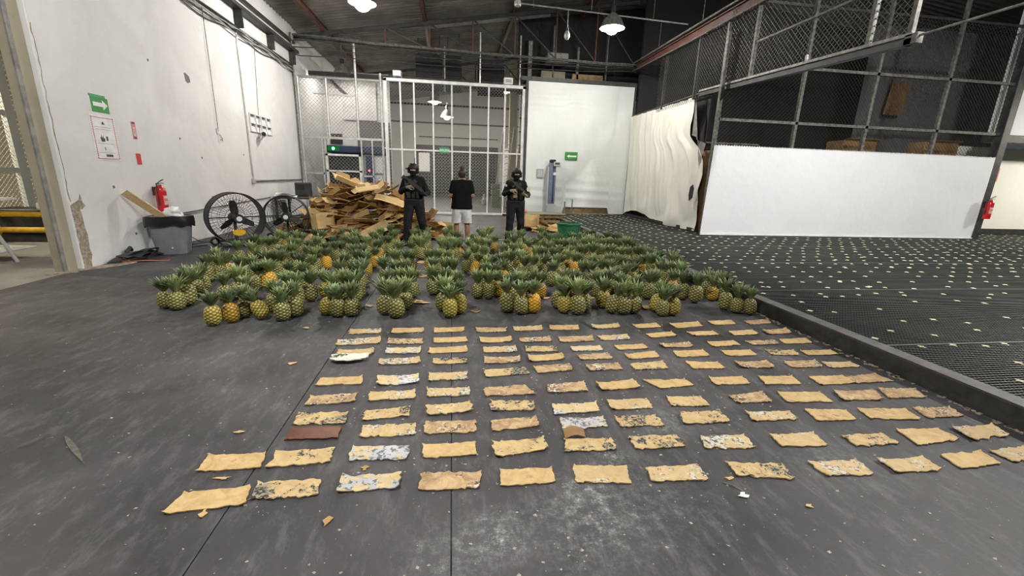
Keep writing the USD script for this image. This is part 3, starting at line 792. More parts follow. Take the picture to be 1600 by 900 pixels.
obj('torn_hole', MB().prism([(11.98, 1.02), (11.80, 1.12), (11.79, 1.38), (11.86, 1.50), (12.0, 1.42), (12.03, 1.2)], XV - 0.10, XV - 0.095, 0), M['black'], ct)
obj('hanging_shred', MB().grid(np.array([[(XV + 0.03 + 0.05 * math.sin(k * 0.9), 12.5 - k * 0.075, 2.9 - 0.03 * k), (XV + 0.05, 12.56 - k * 0.06, 3.9 - 0.19 * k)] for k in range(11)]), np.array([0.004, 0, 0])), M['grey_paint'], ct, label='dark hanging shred at the torn edge')
obj('bottom_rail', MB().rng_box((XV + 0.05, 11.7, 0.16), (XV + 0.15, 17.1, 0.24)), M['dark_steel'], ct)
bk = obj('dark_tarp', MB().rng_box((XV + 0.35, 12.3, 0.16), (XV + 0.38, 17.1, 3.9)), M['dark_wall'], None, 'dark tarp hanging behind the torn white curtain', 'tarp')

cg = thing('cage_fence', 'tall wire mesh of the cage above the curtain, below the red beam', 'fence')
for y, z0, z1, m_ in ((11.3, 0.16, 5.5, 'cage_steel'), (10.18, 4.0, 5.5, 'cage_steel'), (7.16, 3.85, 5.5, 'cage_steel'), (6.45, 3.7, 5.5, 'cage_steel'), (12.62, 3.9, 5.6, 'dark_steel'), (14.6, 3.9, 5.6, 'dark_steel')):
    obj('post', MB().rng_box((XV - 0.035, y - 0.035, z0), (XV + 0.035, y + 0.035, z1)), M[m_], cg)
obj('wire_mesh', chain((XV, 6.45, 3.85), (0, 1, 0), (0, 0, 1), 8.6, 1.75, 0.11, 0.0048), M['wire_dark'], cg, kind='stuff')
obj('rail', MB().rng_box((XV - 0.02, 7.2, 4.72), (XV + 0.02, 10.2, 4.76)), M['cage_steel'], cg)
tr = thing('cable_tray', 'long weathered steel tray running along the top of the curtain line', 'tray')
a, b = np.array((XV, 12.3, 4.02)), np.array((XV, 6.38, 3.80))
obj('tray_channel', MB().bar(a + (0.0, 0, 0.05), b + (0.0, 0, 0.05), 0.10, 0.05), M['galv_old'], tr)
obj('tray_channel', MB().bar(a + (0.02, 0, -0.05), b + (0.02, 0, -0.05), 0.14, 0.09), M['dark_steel'], tr)
obj('tray_bracket', MB().rng_box((XV - 0.05, 6.30, 3.70), (XV + 0.08, 6.5, 3.86), ch=0.01), M['cage_steel'], tr)
obj('tray_pipe', MB().tube([(XV, 6.4, 3.81), (XV, 0.5, 3.83)], 0.018, 8), M['galv_old'], tr)
obj('tray_clamp', MB().lathe([(0, 0), (0.03, 0), (0.03, 0.1), (0.015, 0.13), (0, 0.13)], 8, (XV, 8.5, 3.95)), M['white_steel'], tr)
obj('top_wire', MB().tube([(XV, 12.3, 4.02), (XV, 17.1, 3.99)], 0.014, 6), M['cage_steel'], tr)

pf = thing('partition_fence', 'steel post and wire fence standing over the long white panel', 'fence')
YP = 11.0
for x, z0, z1 in ((6.85, 0.16, 5.2), (9.11, 0.16, 6.6), (11.25, 0.16, 6.8), (13.5, 0.16, 7.0)):
    obj('post', MB().rng_box((x - 0.04, YP - 0.02, z0), (x + 0.04, YP + 0.06, z1)), M['cage_steel'], pf)
obj('corner_post', MB().rng_box((15.62, YP - 0.1, 0.16), (15.86, YP + 0.12, 7.4), ch=0.01), M['dark_steel'], pf, label='dark thick post at the right end')
obj('rail', MB().rng_box((6.85, YP - 0.02, 3.13), (15.65, YP + 0.03, 3.20)), M['cage_steel'], pf)
obj('rail', MB().rng_box((9.1, YP - 0.02, 4.46), (15.65, YP + 0.03, 4.53)), M['cage_steel'], pf)
obj('rail', MB().rng_box((6.85, YP + 0.0, 5.9), (15.65, YP + 0.04, 5.96)), M['dark_steel'], pf)
obj('wire_mesh', chain((6.85, YP + 0.035, 2.3), (1, 0, 0), (0, 0, 1), 8.8, 3.6, 0.105, 0.0042), M['wire_dark'], pf, kind='stuff')

pl = thing('white_barrier', 'long low white panel fixed to the fence on the deck', 'panel')
P = np.zeros((70, 24, 3))
for i, x in enumerate(np.linspace(6.80, 15.62, 70)):
    for j, t in enumerate(np.linspace(0, 1, 24)):
        z = 0.17 + 2.34 * t
        P[i, j] = (x - 0.06 * (1 - t) * (i == 0), YP - 0.085 - 0.02 * meshkit.noise(np.array([x * 0.8, z, 9.0])) - (0.02 * math.sin(x * 3.1) * (1 - t) ** 8), z)
obj('sheet', MB().grid(P, np.array([0, 0.015, 0])), M['panel_white'], pl, smooth=40)
tie = MB()
for k in range(120):
    x = 6.85 + k * 0.0735
    tie.rng_box((x - 0.012, YP - 0.10, 2.49), (x + 0.012, YP - 0.068, 2.525 + 0.012 * rng.random()))
obj('laced_edge', tie, M['paper'], pl, kind='stuff')
obj('foot_strip', MB().rng_box((6.75, YP - 0.13, 0.165), (15.6, YP - 0.085, 0.20), ch=0.005), M['paper'], pl)
# things kept behind that fence
cart = thing('tube_rack', 'low tube rack inside the cage, left of the fence posts', 'rack', (7.2, 13.0, 0.16))
for a, b in (((0, 0, 0), (0, 0, 2.6)), ((2.4, 0, 0), (2.4, 0, 2.6)), ((0, 0, 2.6), (2.4, 0, 2.6)), ((0, 0, 2.25), (1.2, 0, 2.25)), ((0.7, 0, 0), (0.7, 0, 2.25)), ((1.6, 0, 0), (1.6, 0, 2.6))):
    obj('tube', MB().tube([a, b], 0.028, 8), M['galv_old'], cart)
for (x, y, w, d, h, zb, lb) in ((12.1, 12.2, 1.15, 0.6, 0.55, 2.36, 'brown carton on the cage shelf, middle of the fence'), (15.0, 12.2, 1.25, 0.5, 0.62, 2.36, 'dim brown carton on the cage shelf, near the dark post'), (7.5, 12.0, 0.5, 0.5, 1.0, 1.45, 'brown carton seen in the gap left of the white panel')):
    t = thing('carton', lb, 'carton', (x, y, zb))
    obj('box_body', MB().rng_box((-w / 2, -d / 2, 0), (w / 2, d / 2, h), ch=0.008), M['kraft3'], t)
    obj('box_flap', MB().box((0, -d / 2 - 0.05, h + 0.02), (w * 0.96, 0.16, 0.006), rotm(-20, 0, 0)), M['kraft'], t)
sh = thing('cage_shelf', 'dark shelf behind the long white panel', 'shelf')
obj('shelf_board', MB().rng_box((11.0, 11.8, 2.30), (15.5, 12.6, 2.355)), M['dark_steel'], sh)
for x in (11.1, 13.2, 15.4):
    obj('shelf_leg', MB().rng_box((x - 0.03, 12.1, 0.16), (x + 0.03, 12.2, 2.30)), M['dark_steel'], sh)
t = thing('carton', 'tall stack of brown cartons at the left of the cage shelf', 'carton', (7.5, 12.0, 0.16))
obj('box_body', MB().rng_box((-0.26, -0.26, 0), (0.26, 0.26, 1.285), ch=0.008), M['kraft3'], t)
hg = thing('hanging_brown_sack', 'brown paper sack hanging on the grey wall in the cage', 'sack', (15.55, 14.35, 4.6))
obj('sack', MB().grid(np.array([[(-0.35 + 0.7 * u + 0.12 * v, -0.06 - 0.10 * math.sin(math.pi * u) * math.sin(math.pi * v) , -0.5 + 1.1 * v) for v in np.linspace(0, 1, 8)] for u in np.linspace(0, 1, 8)]), np.array([0, 0.05, 0])), M['kraft3'], hg, smooth=60)
obj('hook', MB().tube([(0.12, 0.1, 0.62), (0.12, -0.02, 0.66), (0.12, -0.04, 0.58)], 0.012, 6), M['galv'], hg)
# ================================================================== OVERHEAD: LAMPS, PIPES, CABLES
hot = glow('lamp_white', (1.0, 0.95, 0.87), LAMP_FAR)
hot_near = glow('lamp_white_near', (1.0, 0.97, 0.93), LAMP_NEAR)
hot_back = glow('lamp_white_back', (1.0, 0.94, 0.82), LAMP_BACK)
hot_side = glow('lamp_cream', (1.0, 0.88, 0.62), LAMP_SIDE)


def high_bay(x, y, z, label, m, r=0.2, top=None):
    t = thing('high_bay_lamp', label, 'lamp', (x, y, z))
    s = trimesh.creation.icosphere(2, r)
    obj('bulb', (s.vertices + (0, 0, -0.03), s.faces), m, t, smooth=True)
    obj('reflector', MB().lathe([(0.05, 0.34), (0.09, 0.30), (0.24, 0.17), (0.36, -0.06), (0.37, -0.06), (0.25, 0.18), (0.10, 0.32), (0.05, 0.36)], 24), M['galv_old'], t, smooth=50)
    obj('gear_box', MB().lathe([(0, 0.35), (0.07, 0.35), (0.08, 0.37), (0.08, 0.52), (0.05, 0.55), (0, 0.55)], 14), M['dark_steel'], t)
    zt = (top or roof_z(x) + 0.03) - z
    obj('suspension_rod', MB().tube([(0, 0, 0.54), (0, 0, zt)], 0.012, 6), M['galv_old'], t)
    return t


high_bay(4.66, 13.5, 5.9, 'glaring bare bulb lamp in front of the dark upper wall', hot)
high_bay(-2.38, 13.5, 6.0, 'glaring lamp at the top edge left of centre', hot, 0.23)
high_bay(7.5, 1.8, 6.6, 'hall lamp over the deck edge, near the photographer', hot_near, 0.13)
high_bay(-2.0, 1.2, 6.3, 'hall lamp over the near left floor', hot_near, 0.13)
high_bay(9.6, 4.2, 6.6, 'hall lamp over the deck on the right', hot_near, 0.155)
high_bay(-0.95, 26.0, 5.5, 'lit lamp behind the gate, the higher left one', hot_back, 0.18)
high_bay(-0.28, 26.0, 4.75, 'lit lamp behind the gate, the lower right one', hot_back, 0.18)
high_bay(-4.3, 19.3, 5.3, 'lamp behind the wire fence corner', hot_back, 0.075)
high_bay(3.2, 27.5, 6.5, 'lamp at the right of the room behind the gate', hot_back, 0.13)
high_bay(-11.8, 8.6, 4.4, 'lamp of the side room on the left', hot_side, 0.14, 6.4)
high_bay(20.5, 8.5, 4.2, 'lamp past the partition at far right', hot_back, 0.22)

u = thing('unlit_bulb', 'unlit hanging bulb left of the glaring lamp', 'lamp', (3.32, 13.5, 5.58))
obj('bulb_glass', MB().lathe([(0, -0.14), (0.05, -0.12), (0.085, -0.05), (0.08, 0.03), (0.045, 0.1), (0.0, 0.1)], 14), M['galv'], u, smooth=True)
obj('bulb_socket', MB().lathe([(0, 0.09), (0.045, 0.09), (0.045, 0.17), (0, 0.17)], 12), M['dark_steel'], u)
obj('drop_pipe', MB().tube([(0, 0, 0.16), (0, 0, 0.62)], 0.016, 6), M['galv_old'], u)
cd = thing('lamp_conduit', 'thin galvanised conduit carrying the glaring lamp', 'pipe')
obj('conduit', MB().tube([(1.85, 13.5, 6.28), (7.0, 13.5, 6.12)], 0.022, 8), M['galv'], cd)
obj('junction_box', MB().lathe([(0, 0), (0.09, 0), (0.1, 0.03), (0.1, 0.12), (0.06, 0.15), (0, 0.15)], 12, (1.85, 13.5, 6.2)), M['galv'], cd)
for x, zt in ((2.3, 7.4), (5.9, 8.0), (4.0, 7.7)):
    obj('hanger_rod', MB().tube([(x, 13.5, 6.2), (x, 13.5, zt)], 0.009, 5), M['galv_old'], cd)

bm = thing('red_beam', 'red-brown steel beam with pipes running along the right side', 'beam')
bp = MB()
bp.bar((7.02, 17.1, 5.62), (7.02, 1.0, 5.55), 0.16, 0.03).bar((7.02, 17.1, 5.82), (7.02, 1.0, 5.75), 0.16, 0.03).bar((7.02, 17.1, 5.72), (7.02, 1.0, 5.65), 0.02, 0.2)
obj('beam', bp, M['red_steel'], bm)
obj('side_pipe', MB().tube([(6.85, 17.1, 5.86), (6.85, 1.0, 5.82)], 0.03, 8), M['cage_steel'], bm)
obj('side_pipe', MB().tube([(6.87, 17.1, 5.60), (6.87, 13.0, 5.52), (6.90, 1.0, 5.5)], 0.022, 8), M['cage_steel'], bm)
for y in (15.0, 12.4, 10.0, 8.0):
    obj('pipe_hanger', MB().tube([(6.85, y, 5.86), (6.85, y, 6.6)], 0.012, 5), M['cage_steel'], bm)


def run(name, label, cat, pts, r, m, n=60, wob=0.03, seed=0):
    q = np.random.default_rng(seed)
    pts = np.asarray(pts, float)
    s = np.r_[0, np.cumsum(np.linalg.norm(np.diff(pts, axis=0), axis=1))]
    k = max(4, int(s[-1] / 0.3))
    t = np.linspace(0, s[-1], k)
    p = np.stack([np.interp(t, s, pts[:, i]) for i in range(3)], 1)
    w = np.stack([meshkit.noise(np.stack([t * 1.1, np.full(k, i * 7.3 + seed), np.zeros(k)], 1)) - 0.5 for i in range(3)], 1)
    w[0] = w[-1] = 0
    return obj(name, MB().tube(p + w * wob * 2, r, 6), m, None, label, cat)


cab = thing('cable_bundle', 'bundle of cables along the top of the left wall', 'cables')
for k in range(7):
    yy = np.linspace(9.5, 17.0, 30)
    p = np.stack([np.full(30, XL + 0.03 + 0.025 * (k % 3)), yy, 5.02 - 0.035 * k + 0.05 * np.sin(yy * (0.9 + 0.2 * k) + k) * (0.4 + 0.15 * k)], 1)
    obj('cable', MB().tube(p, 0.013 + 0.005 * (k % 2), 6), M['cable'] if k not in (2, 5) else M['galv'], cab)
tr2 = thing('wall_cable_tray', 'dark steel tray high on the left wall', 'tray')
obj('tray', MB().rng_box((XL, 9.5, 5.42), (XL + 0.22, 17.2, 5.52), ch=0.01), M['dark_steel'], tr2)
obj('tray', MB().rng_box((XL, 9.5, 5.72), (XL + 0.12, 17.2, 5.80), ch=0.01), M['dark_steel'], tr2)
for y in (11.0, 13.0, 15.0, 16.8):
    obj('tray_bracket', MB().rng_box((XL, y, 5.0), (XL + 0.2, y + 0.05, 5.45)), M['dark_steel'], tr2)
for j, (y, zb, lb) in enumerate(((11.42, 2.36, 'thin cable dropping to a small hook on the left wall'), (13.7, 2.42, 'cable dropping to the wall camera beside the pierced blocks'))):
    run('drop_cable', lb, 'cable', [(XL + 0.03, y + (0.3 if j else 0), 5.0), (XL + 0.03, y, zb)], 0.008, M['galv_old'], seed=j + 3, wob=0.006)
cdp = thing('wall_conduit', 'grey conduit running down and along the left wall to the fence', 'pipe')
obj('pipe', MB().tube([(XL + 0.025, 12.95, 5.0), (XL + 0.025, 12.98, 1.24)], 0.016, 8), M['galv'], cdp)
obj('pipe', MB().tube([(XL + 0.025, 13.0, 1.21), (XL + 0.025, 16.9, 1.21)], 0.024, 8), M['galv_old'], cdp)
obj('elbow_box', MB().rng_box((XL, 12.9, 1.14), (XL + 0.06, 13.04, 1.28), ch=0.01), M['galv'], cdp)
hk = thing('wall_hook', 'small pale hook at the end of the thin wall cable', 'hook', (XL, 11.42, 2.3))
obj('plate', MB().rng_box((0, -0.04, 0.0), (0.03, 0.04, 0.12), ch=0.008), M['white_steel'], hk)
obj('hook', MB().tube([(0.03, 0.05, 0.0), (0.06, 0.06, -0.08), (0.05, 0.09, -0.15), (0.03, 0.05, -0.12)], 0.014, 6), M['galv'], hk)
cm = thing('wall_camera', 'small dark wall camera by the pierced blocks', 'camera', (XL, 13.62, 2.46))
obj('bracket', MB().tube([(0, 0, -0.14), (0.1, 0, -0.1), (0.14, 0, 0)], 0.025, 8), M['white_steel'], cm)
obj('camera_body', MB().lathe([(0, -0.12), (0.07, -0.12), (0.075, -0.09), (0.075, 0.1), (0.05, 0.12), (0, 0.12)], 14, (0.16, 0, 0.03), rotm(90, 0, 25)), M['white_steel'], cm)
obj('lens', MB().lathe([(0, 0), (0.055, 0), (0.055, 0.01), (0, 0.012)], 14, (0.21, -0.11, 0.03), rotm(90, 0, 25)), M['black_gloss'], cm)
cp = thing('corner_pipes', 'pair of grey pipes down the corner where left wall meets fence', 'pipe')
for k in range(2):
    obj('pipe', MB().tube([(XL + 0.05 + 0.05 * k, 16.9 - 0.05 * k, 6.0), (XL + 0.05 + 0.05 * k, 16.9 - 0.05 * k, 0.6 * (1 - k) + 1.2 * k)], 0.022, 8), M['galv_old'], cp)
for k, (z0, z1, zs, m_) in enumerate(((5.98, 5.80, 0.03, 'galv_old'), (5.80, 5.70, 0.06, 'cable'), (5.60, 5.66, 0.10, 'cable'), (5.36, 5.56, 0.12, 'cable'))):
    run('overhead_cable', ['galvanised pipe across the hall above the gate', 'slack black cable just under the pipe above the gate', 'black cable across above the gate, second below the pipe', 'lowest sagging black cable above the gate'][k], 'cable', [(XL + 0.1, 17.0, z0), (0.5, 17.1, (z0 + z1) / 2 - zs), (7.0, 17.05, z1)], 0.03 if k == 0 else 0.016, M['cage_steel' if k == 0 else m_], seed=20 + k, wob=0.02 if k == 0 else 0.06)
for k, (x, y) in enumerate(((-0.28, 19.5), (2.55, 17.4), (1.05, 17.4))):
    t = thing('ceiling_rod', ['pale rod hanging before the dark louvres', 'pale rod above the right end of the gate', 'pale rod above the middle of the gate'][k], 'rod')
    obj('rod', MB().tube([(x, y, 4.9), (x, y, 6.6)], 0.03, 8), M['galv'], t)
bb = obj('dark_cross_beam', MB().rng_box((-5.4, 18.6, 5.05), (5.0, 18.72, 5.2)), M['dark_steel'], None, 'dark beam across just above the gate top', 'beam')

# ================================================================== WALL SIGNS


def sign_mb(pts_yz, x0, x1):
    return MB().prism(pts_yz, x0, x1, 0)


def rect(y0, y1, z0, z1):
    return [(y0, z0), (y1, z0), (y1, z1), (y0, z1)]


s = thing('arrow_sign', 'green sign with white right arrow on the left wall', 'sign')
obj('plate', sign_mb(rect(7.80, 8.14, 2.32, 2.54), XL, XL + 0.006), M['green'], s)
obj('arrow', sign_mb([(7.83, 2.405), (8.02, 2.405), (8.02, 2.36), (8.12, 2.435), (8.02, 2.51), (8.02, 2.465), (7.83, 2.465)], XL + 0.006, XL + 0.008), M['white'], s)
obj('top_edge', sign_mb(rect(7.78, 8.1, 2.54, 2.575), XL, XL + 0.005), M['green_dim'], s)
s = thing('safety_poster', 'white safety poster with red dashed border on the left wall', 'poster')
y0, y1, z0, z1 = 7.70, 8.20, 1.60, 2.27
obj('sheet', sign_mb(rect(y0, y1, z0, z1), XL, XL + 0.005), M['paper'], s)
bd = MB()
for k in range(22):
    zz = z0 + 0.03 + k * (z1 - z0 - 0.07) / 21
    for yy in (y0 + 0.025, y1 - 0.04):
        bd.prism(rect(yy, yy + 0.016, zz, zz + 0.018), XL + 0.005, XL + 0.0065, 0)
for zz in (z0 + 0.02, z1 - 0.035):
    bd.prism(rect(y0 + 0.02, y1 - 0.02, zz, zz + 0.008), XL + 0.005, XL + 0.0065, 0)
obj('dashed_border', bd, M['red_print'], s)
ic = MB()
ic.prism([(7.915, 2.14), (7.985, 2.14), (7.95, 2.19)], XL + 0.005, XL + 0.0066, 0)
ic.prism([(7.86, 1.88), (7.93, 1.88), (7.935, 1.93), (7.915, 1.93), (7.91, 1.98), (7.90, 1.93), (7.885, 1.95), (7.865, 1.99), (7.87, 1.94), (7.845, 1.95)], XL + 0.005, XL + 0.0066, 0)
ic.prism(rect(7.965, 8.0, 1.90, 1.965), XL + 0.005, XL + 0.0066, 0).prism(rect(7.90, 7.915, 1.755, 1.80), XL + 0.005, XL + 0.0066, 0)
ic.prism(rect(7.90, 8.04, 1.655, 1.69), XL + 0.005, XL + 0.0066, 0)
obj('symbols', ic, M['ink'], s)
ln_ = MB()
for zz in (2.095, 2.06, 1.85, 1.71):
    ln_.prism(rect(7.77, 8.10, zz, zz + 0.006), XL + 0.005, XL + 0.0066, 0)
obj('rule_lines', ln_, M['ink_grey'], s)
s = thing('narrow_red_sign', 'narrow red and white upright sign on the left wall', 'sign')
obj('plate', sign_mb(rect(8.585, 8.68, 1.97, 2.26), XL, XL + 0.005), M['pink_print'], s)
obj('icon', sign_mb(rect(8.615, 8.65, 2.03, 2.17), XL + 0.005, XL + 0.007), M['paper'], s)
for q_ in (rect(8.60, 8.665, 2.225, 2.25), rect(8.60, 8.665, 1.985, 2.01), rect(8.628, 8.637, 2.05, 2.15)):
    obj('dark_mark', sign_mb(q_, XL + 0.005, XL + 0.0085), M['ink'], s)
s = thing('small_red_sign', 'small red sign below the narrow one on the left wall', 'sign')
obj('plate', sign_mb(rect(8.56, 8.685, 1.55, 1.735), XL, XL + 0.005), M['red_print'], s)
obj('margin', sign_mb(rect(8.685, 8.705, 1.55, 1.735), XL, XL + 0.005).prism(rect(8.545, 8.56, 1.55, 1.735), XL, XL + 0.005, 0), M['paper'], s)

YS = 17.14
s = thing('arrow_sign', 'green sign with white left arrow on the white sheet wall', 'sign')
obj('plate', MB().rng_box((4.42, YS, 2.27), (4.92, YS + 0.03, 2.56)), M['green'], s)
obj('arrow', MB().prism([(4.48, 2.40), (4.58, 2.465), (4.58, 2.43), (4.88, 2.43), (4.88, 2.37), (4.58, 2.37), (4.58, 2.335)], YS - 0.004, YS, 1), M['white'], s)
obj('caption_line', MB().rng_box((4.46, YS - 0.003, 2.51), (4.88, YS, 2.525)), M['green_dim'], s)
s = thing('paper_notice', 'grey paper notice on the white sheet wall by the right guard', 'notice')
obj('sheet', MB().rng_box((3.31, YS + 0.01, 1.54), (3.58, YS + 0.03, 1.88)), M['ink_grey'], s)
obj('text_block', MB().rng_box((3.34, YS + 0.004, 1.58), (3.55, YS + 0.01, 1.84)), M['light_grey'], s)
s = thing('red_wall_label', 'upper red and white label on the pale wall at far right', 'sign')
obj('plate', MB().rng_box((17.72, 12.28, 1.9), (17.9, 12.295, 2.32)), M['pink_print'], s)
s = thing('red_wall_label', 'lower red label on the pale wall at far right', 'sign')
obj('plate', MB().rng_box((17.35, 12.28, 1.45), (17.6, 12.295, 1.75)), M['red_print'], s)
# ================================================================== CARDBOARD SLABS ON THE FLOOR
M['slab_P'] = flake_mat('slab_plain', (0.47, 0.32, 0.14), (0.61, 0.44, 0.21), (0.34, 0.21, 0.09), 0.64, 0.76, 26.0)
M['slab_M'] = flake_mat('slab_worn', (0.31, 0.19, 0.10), (0.57, 0.41, 0.22), (0.11, 0.08, 0.06), 0.56, 0.62, 30.0, fl2=(0.66, 0.60, 0.48))
M['slab_L'] = flake_mat('slab_pale_flaked', (0.48, 0.34, 0.165), (0.60, 0.45, 0.235), (0.58, 0.57, 0.51), 0.54, 0.60, 30.0, fl2=(0.10, 0.09, 0.08))
M['slab_K'] = flake_mat('slab_black_flaked', (0.47, 0.33, 0.155), (0.60, 0.45, 0.225), (0.035, 0.035, 0.033), 0.54, 0.58, 30.0, fl2=(0.30, 0.27, 0.2))
M['slab_S'] = flake_mat('slab_silver', (0.56, 0.43, 0.22), (0.66, 0.52, 0.28), (0.50, 0.52, 0.54), 0.47, 0.54, 26.0, fl2=(0.16, 0.17, 0.19), metal=0.5, frough=0.35)
M['slab_B'] = flake_mat('slab_brown_tape', (0.085, 0.025, 0.010), (0.14, 0.045, 0.018), (0.42, 0.34, 0.26), 0.70, 0.72, 30.0, rough=0.22)
M['slab_W'] = flake_mat('slab_white', (0.62, 0.62, 0.50), (0.78, 0.77, 0.68), (0.08, 0.09, 0.05), 0.60, 0.66, 20.0)
ORD = ['first', 'second', 'third', 'fourth', 'fifth', 'sixth', 'seventh', 'eighth', 'ninth', 'tenth', 'eleventh', 'twelfth']
LOOK = {'P': 'plain tan cardboard slab', 'M': 'worn brown cardboard slab', 'L': 'tan cardboard slab with pale flakes', 'K': 'tan cardboard slab with black flakes', 'S': 'silvery taped cardboard slab', 'B': 'dark brown taped glossy slab', 'W': 'whitish curved slab'}


def slab(corners, kind, seed, curl=0.0):
    q = np.random.default_rng(seed)
    na, nb = 17, 9
    c = np.array(corners)
    P = np.zeros((na, nb, 3))
    rough = 0.003 if kind in 'PB' else 0.0045
    e = [meshkit.noise(np.stack([np.linspace(0, 9, na if k < 2 else nb), np.full(na if k < 2 else nb, seed * 3.1 + k), np.zeros(na if k < 2 else nb)], 1)) - 0.5 for k in range(4)]
    notch = q.integers(0, na - 4) if q.random() < 0.35 else -9
    for i in range(na):
        for j in range(nb):
            u, v = i / (na - 1), j / (nb - 1)
            p = (c[0] * (1 - u) + c[1] * u) * v + (c[3] * (1 - u) + c[2] * u) * (1 - v)
            ex = c[1] - c[0]
            ex = ex / np.linalg.norm(ex)
            ey = np.array([-ex[1], ex[0], 0])
            if v in (0, 1) or u in (0, 1):
                p = p + np.array([q.normal(0, rough), q.normal(0, rough), 0])
            p = p + ey * (v * e[0][i] - 0.0 + (1 - v) * e[1][i]) * 2.2 * rough + ex * (u * e[2][j] + (1 - u) * e[3][j]) * 2.4 * rough
            if kind != 'B' and notch <= i <= notch + 2 and v in (0, 1) and (seed % 2 == int(v)):
                p = p + ey * (0.014 if v == 0 else -0.012)
            if kind == 'W':
                p = p + ey * (-0.035 if v < 0.3 else 0.0) * math.sin(math.pi * u)
            z = 0.0085 + 0.003 * meshkit.noise(np.array([p[0] * 22, p[1] * 26, seed * 1.7])) + curl * (abs(u - 0.5) * 2) ** 3 + 0.012 * (q.random() if (i in (0, na - 1) and j in (0, nb - 1)) else 0)
            if kind == 'W':
                z += 0.03 * abs(v - 0.5) + 0.015
            P[i, j] = (p[0], p[1], z)
    t = np.zeros((na, nb, 3))
    return MB().grid(P, np.array([0, 0, -0.007]))


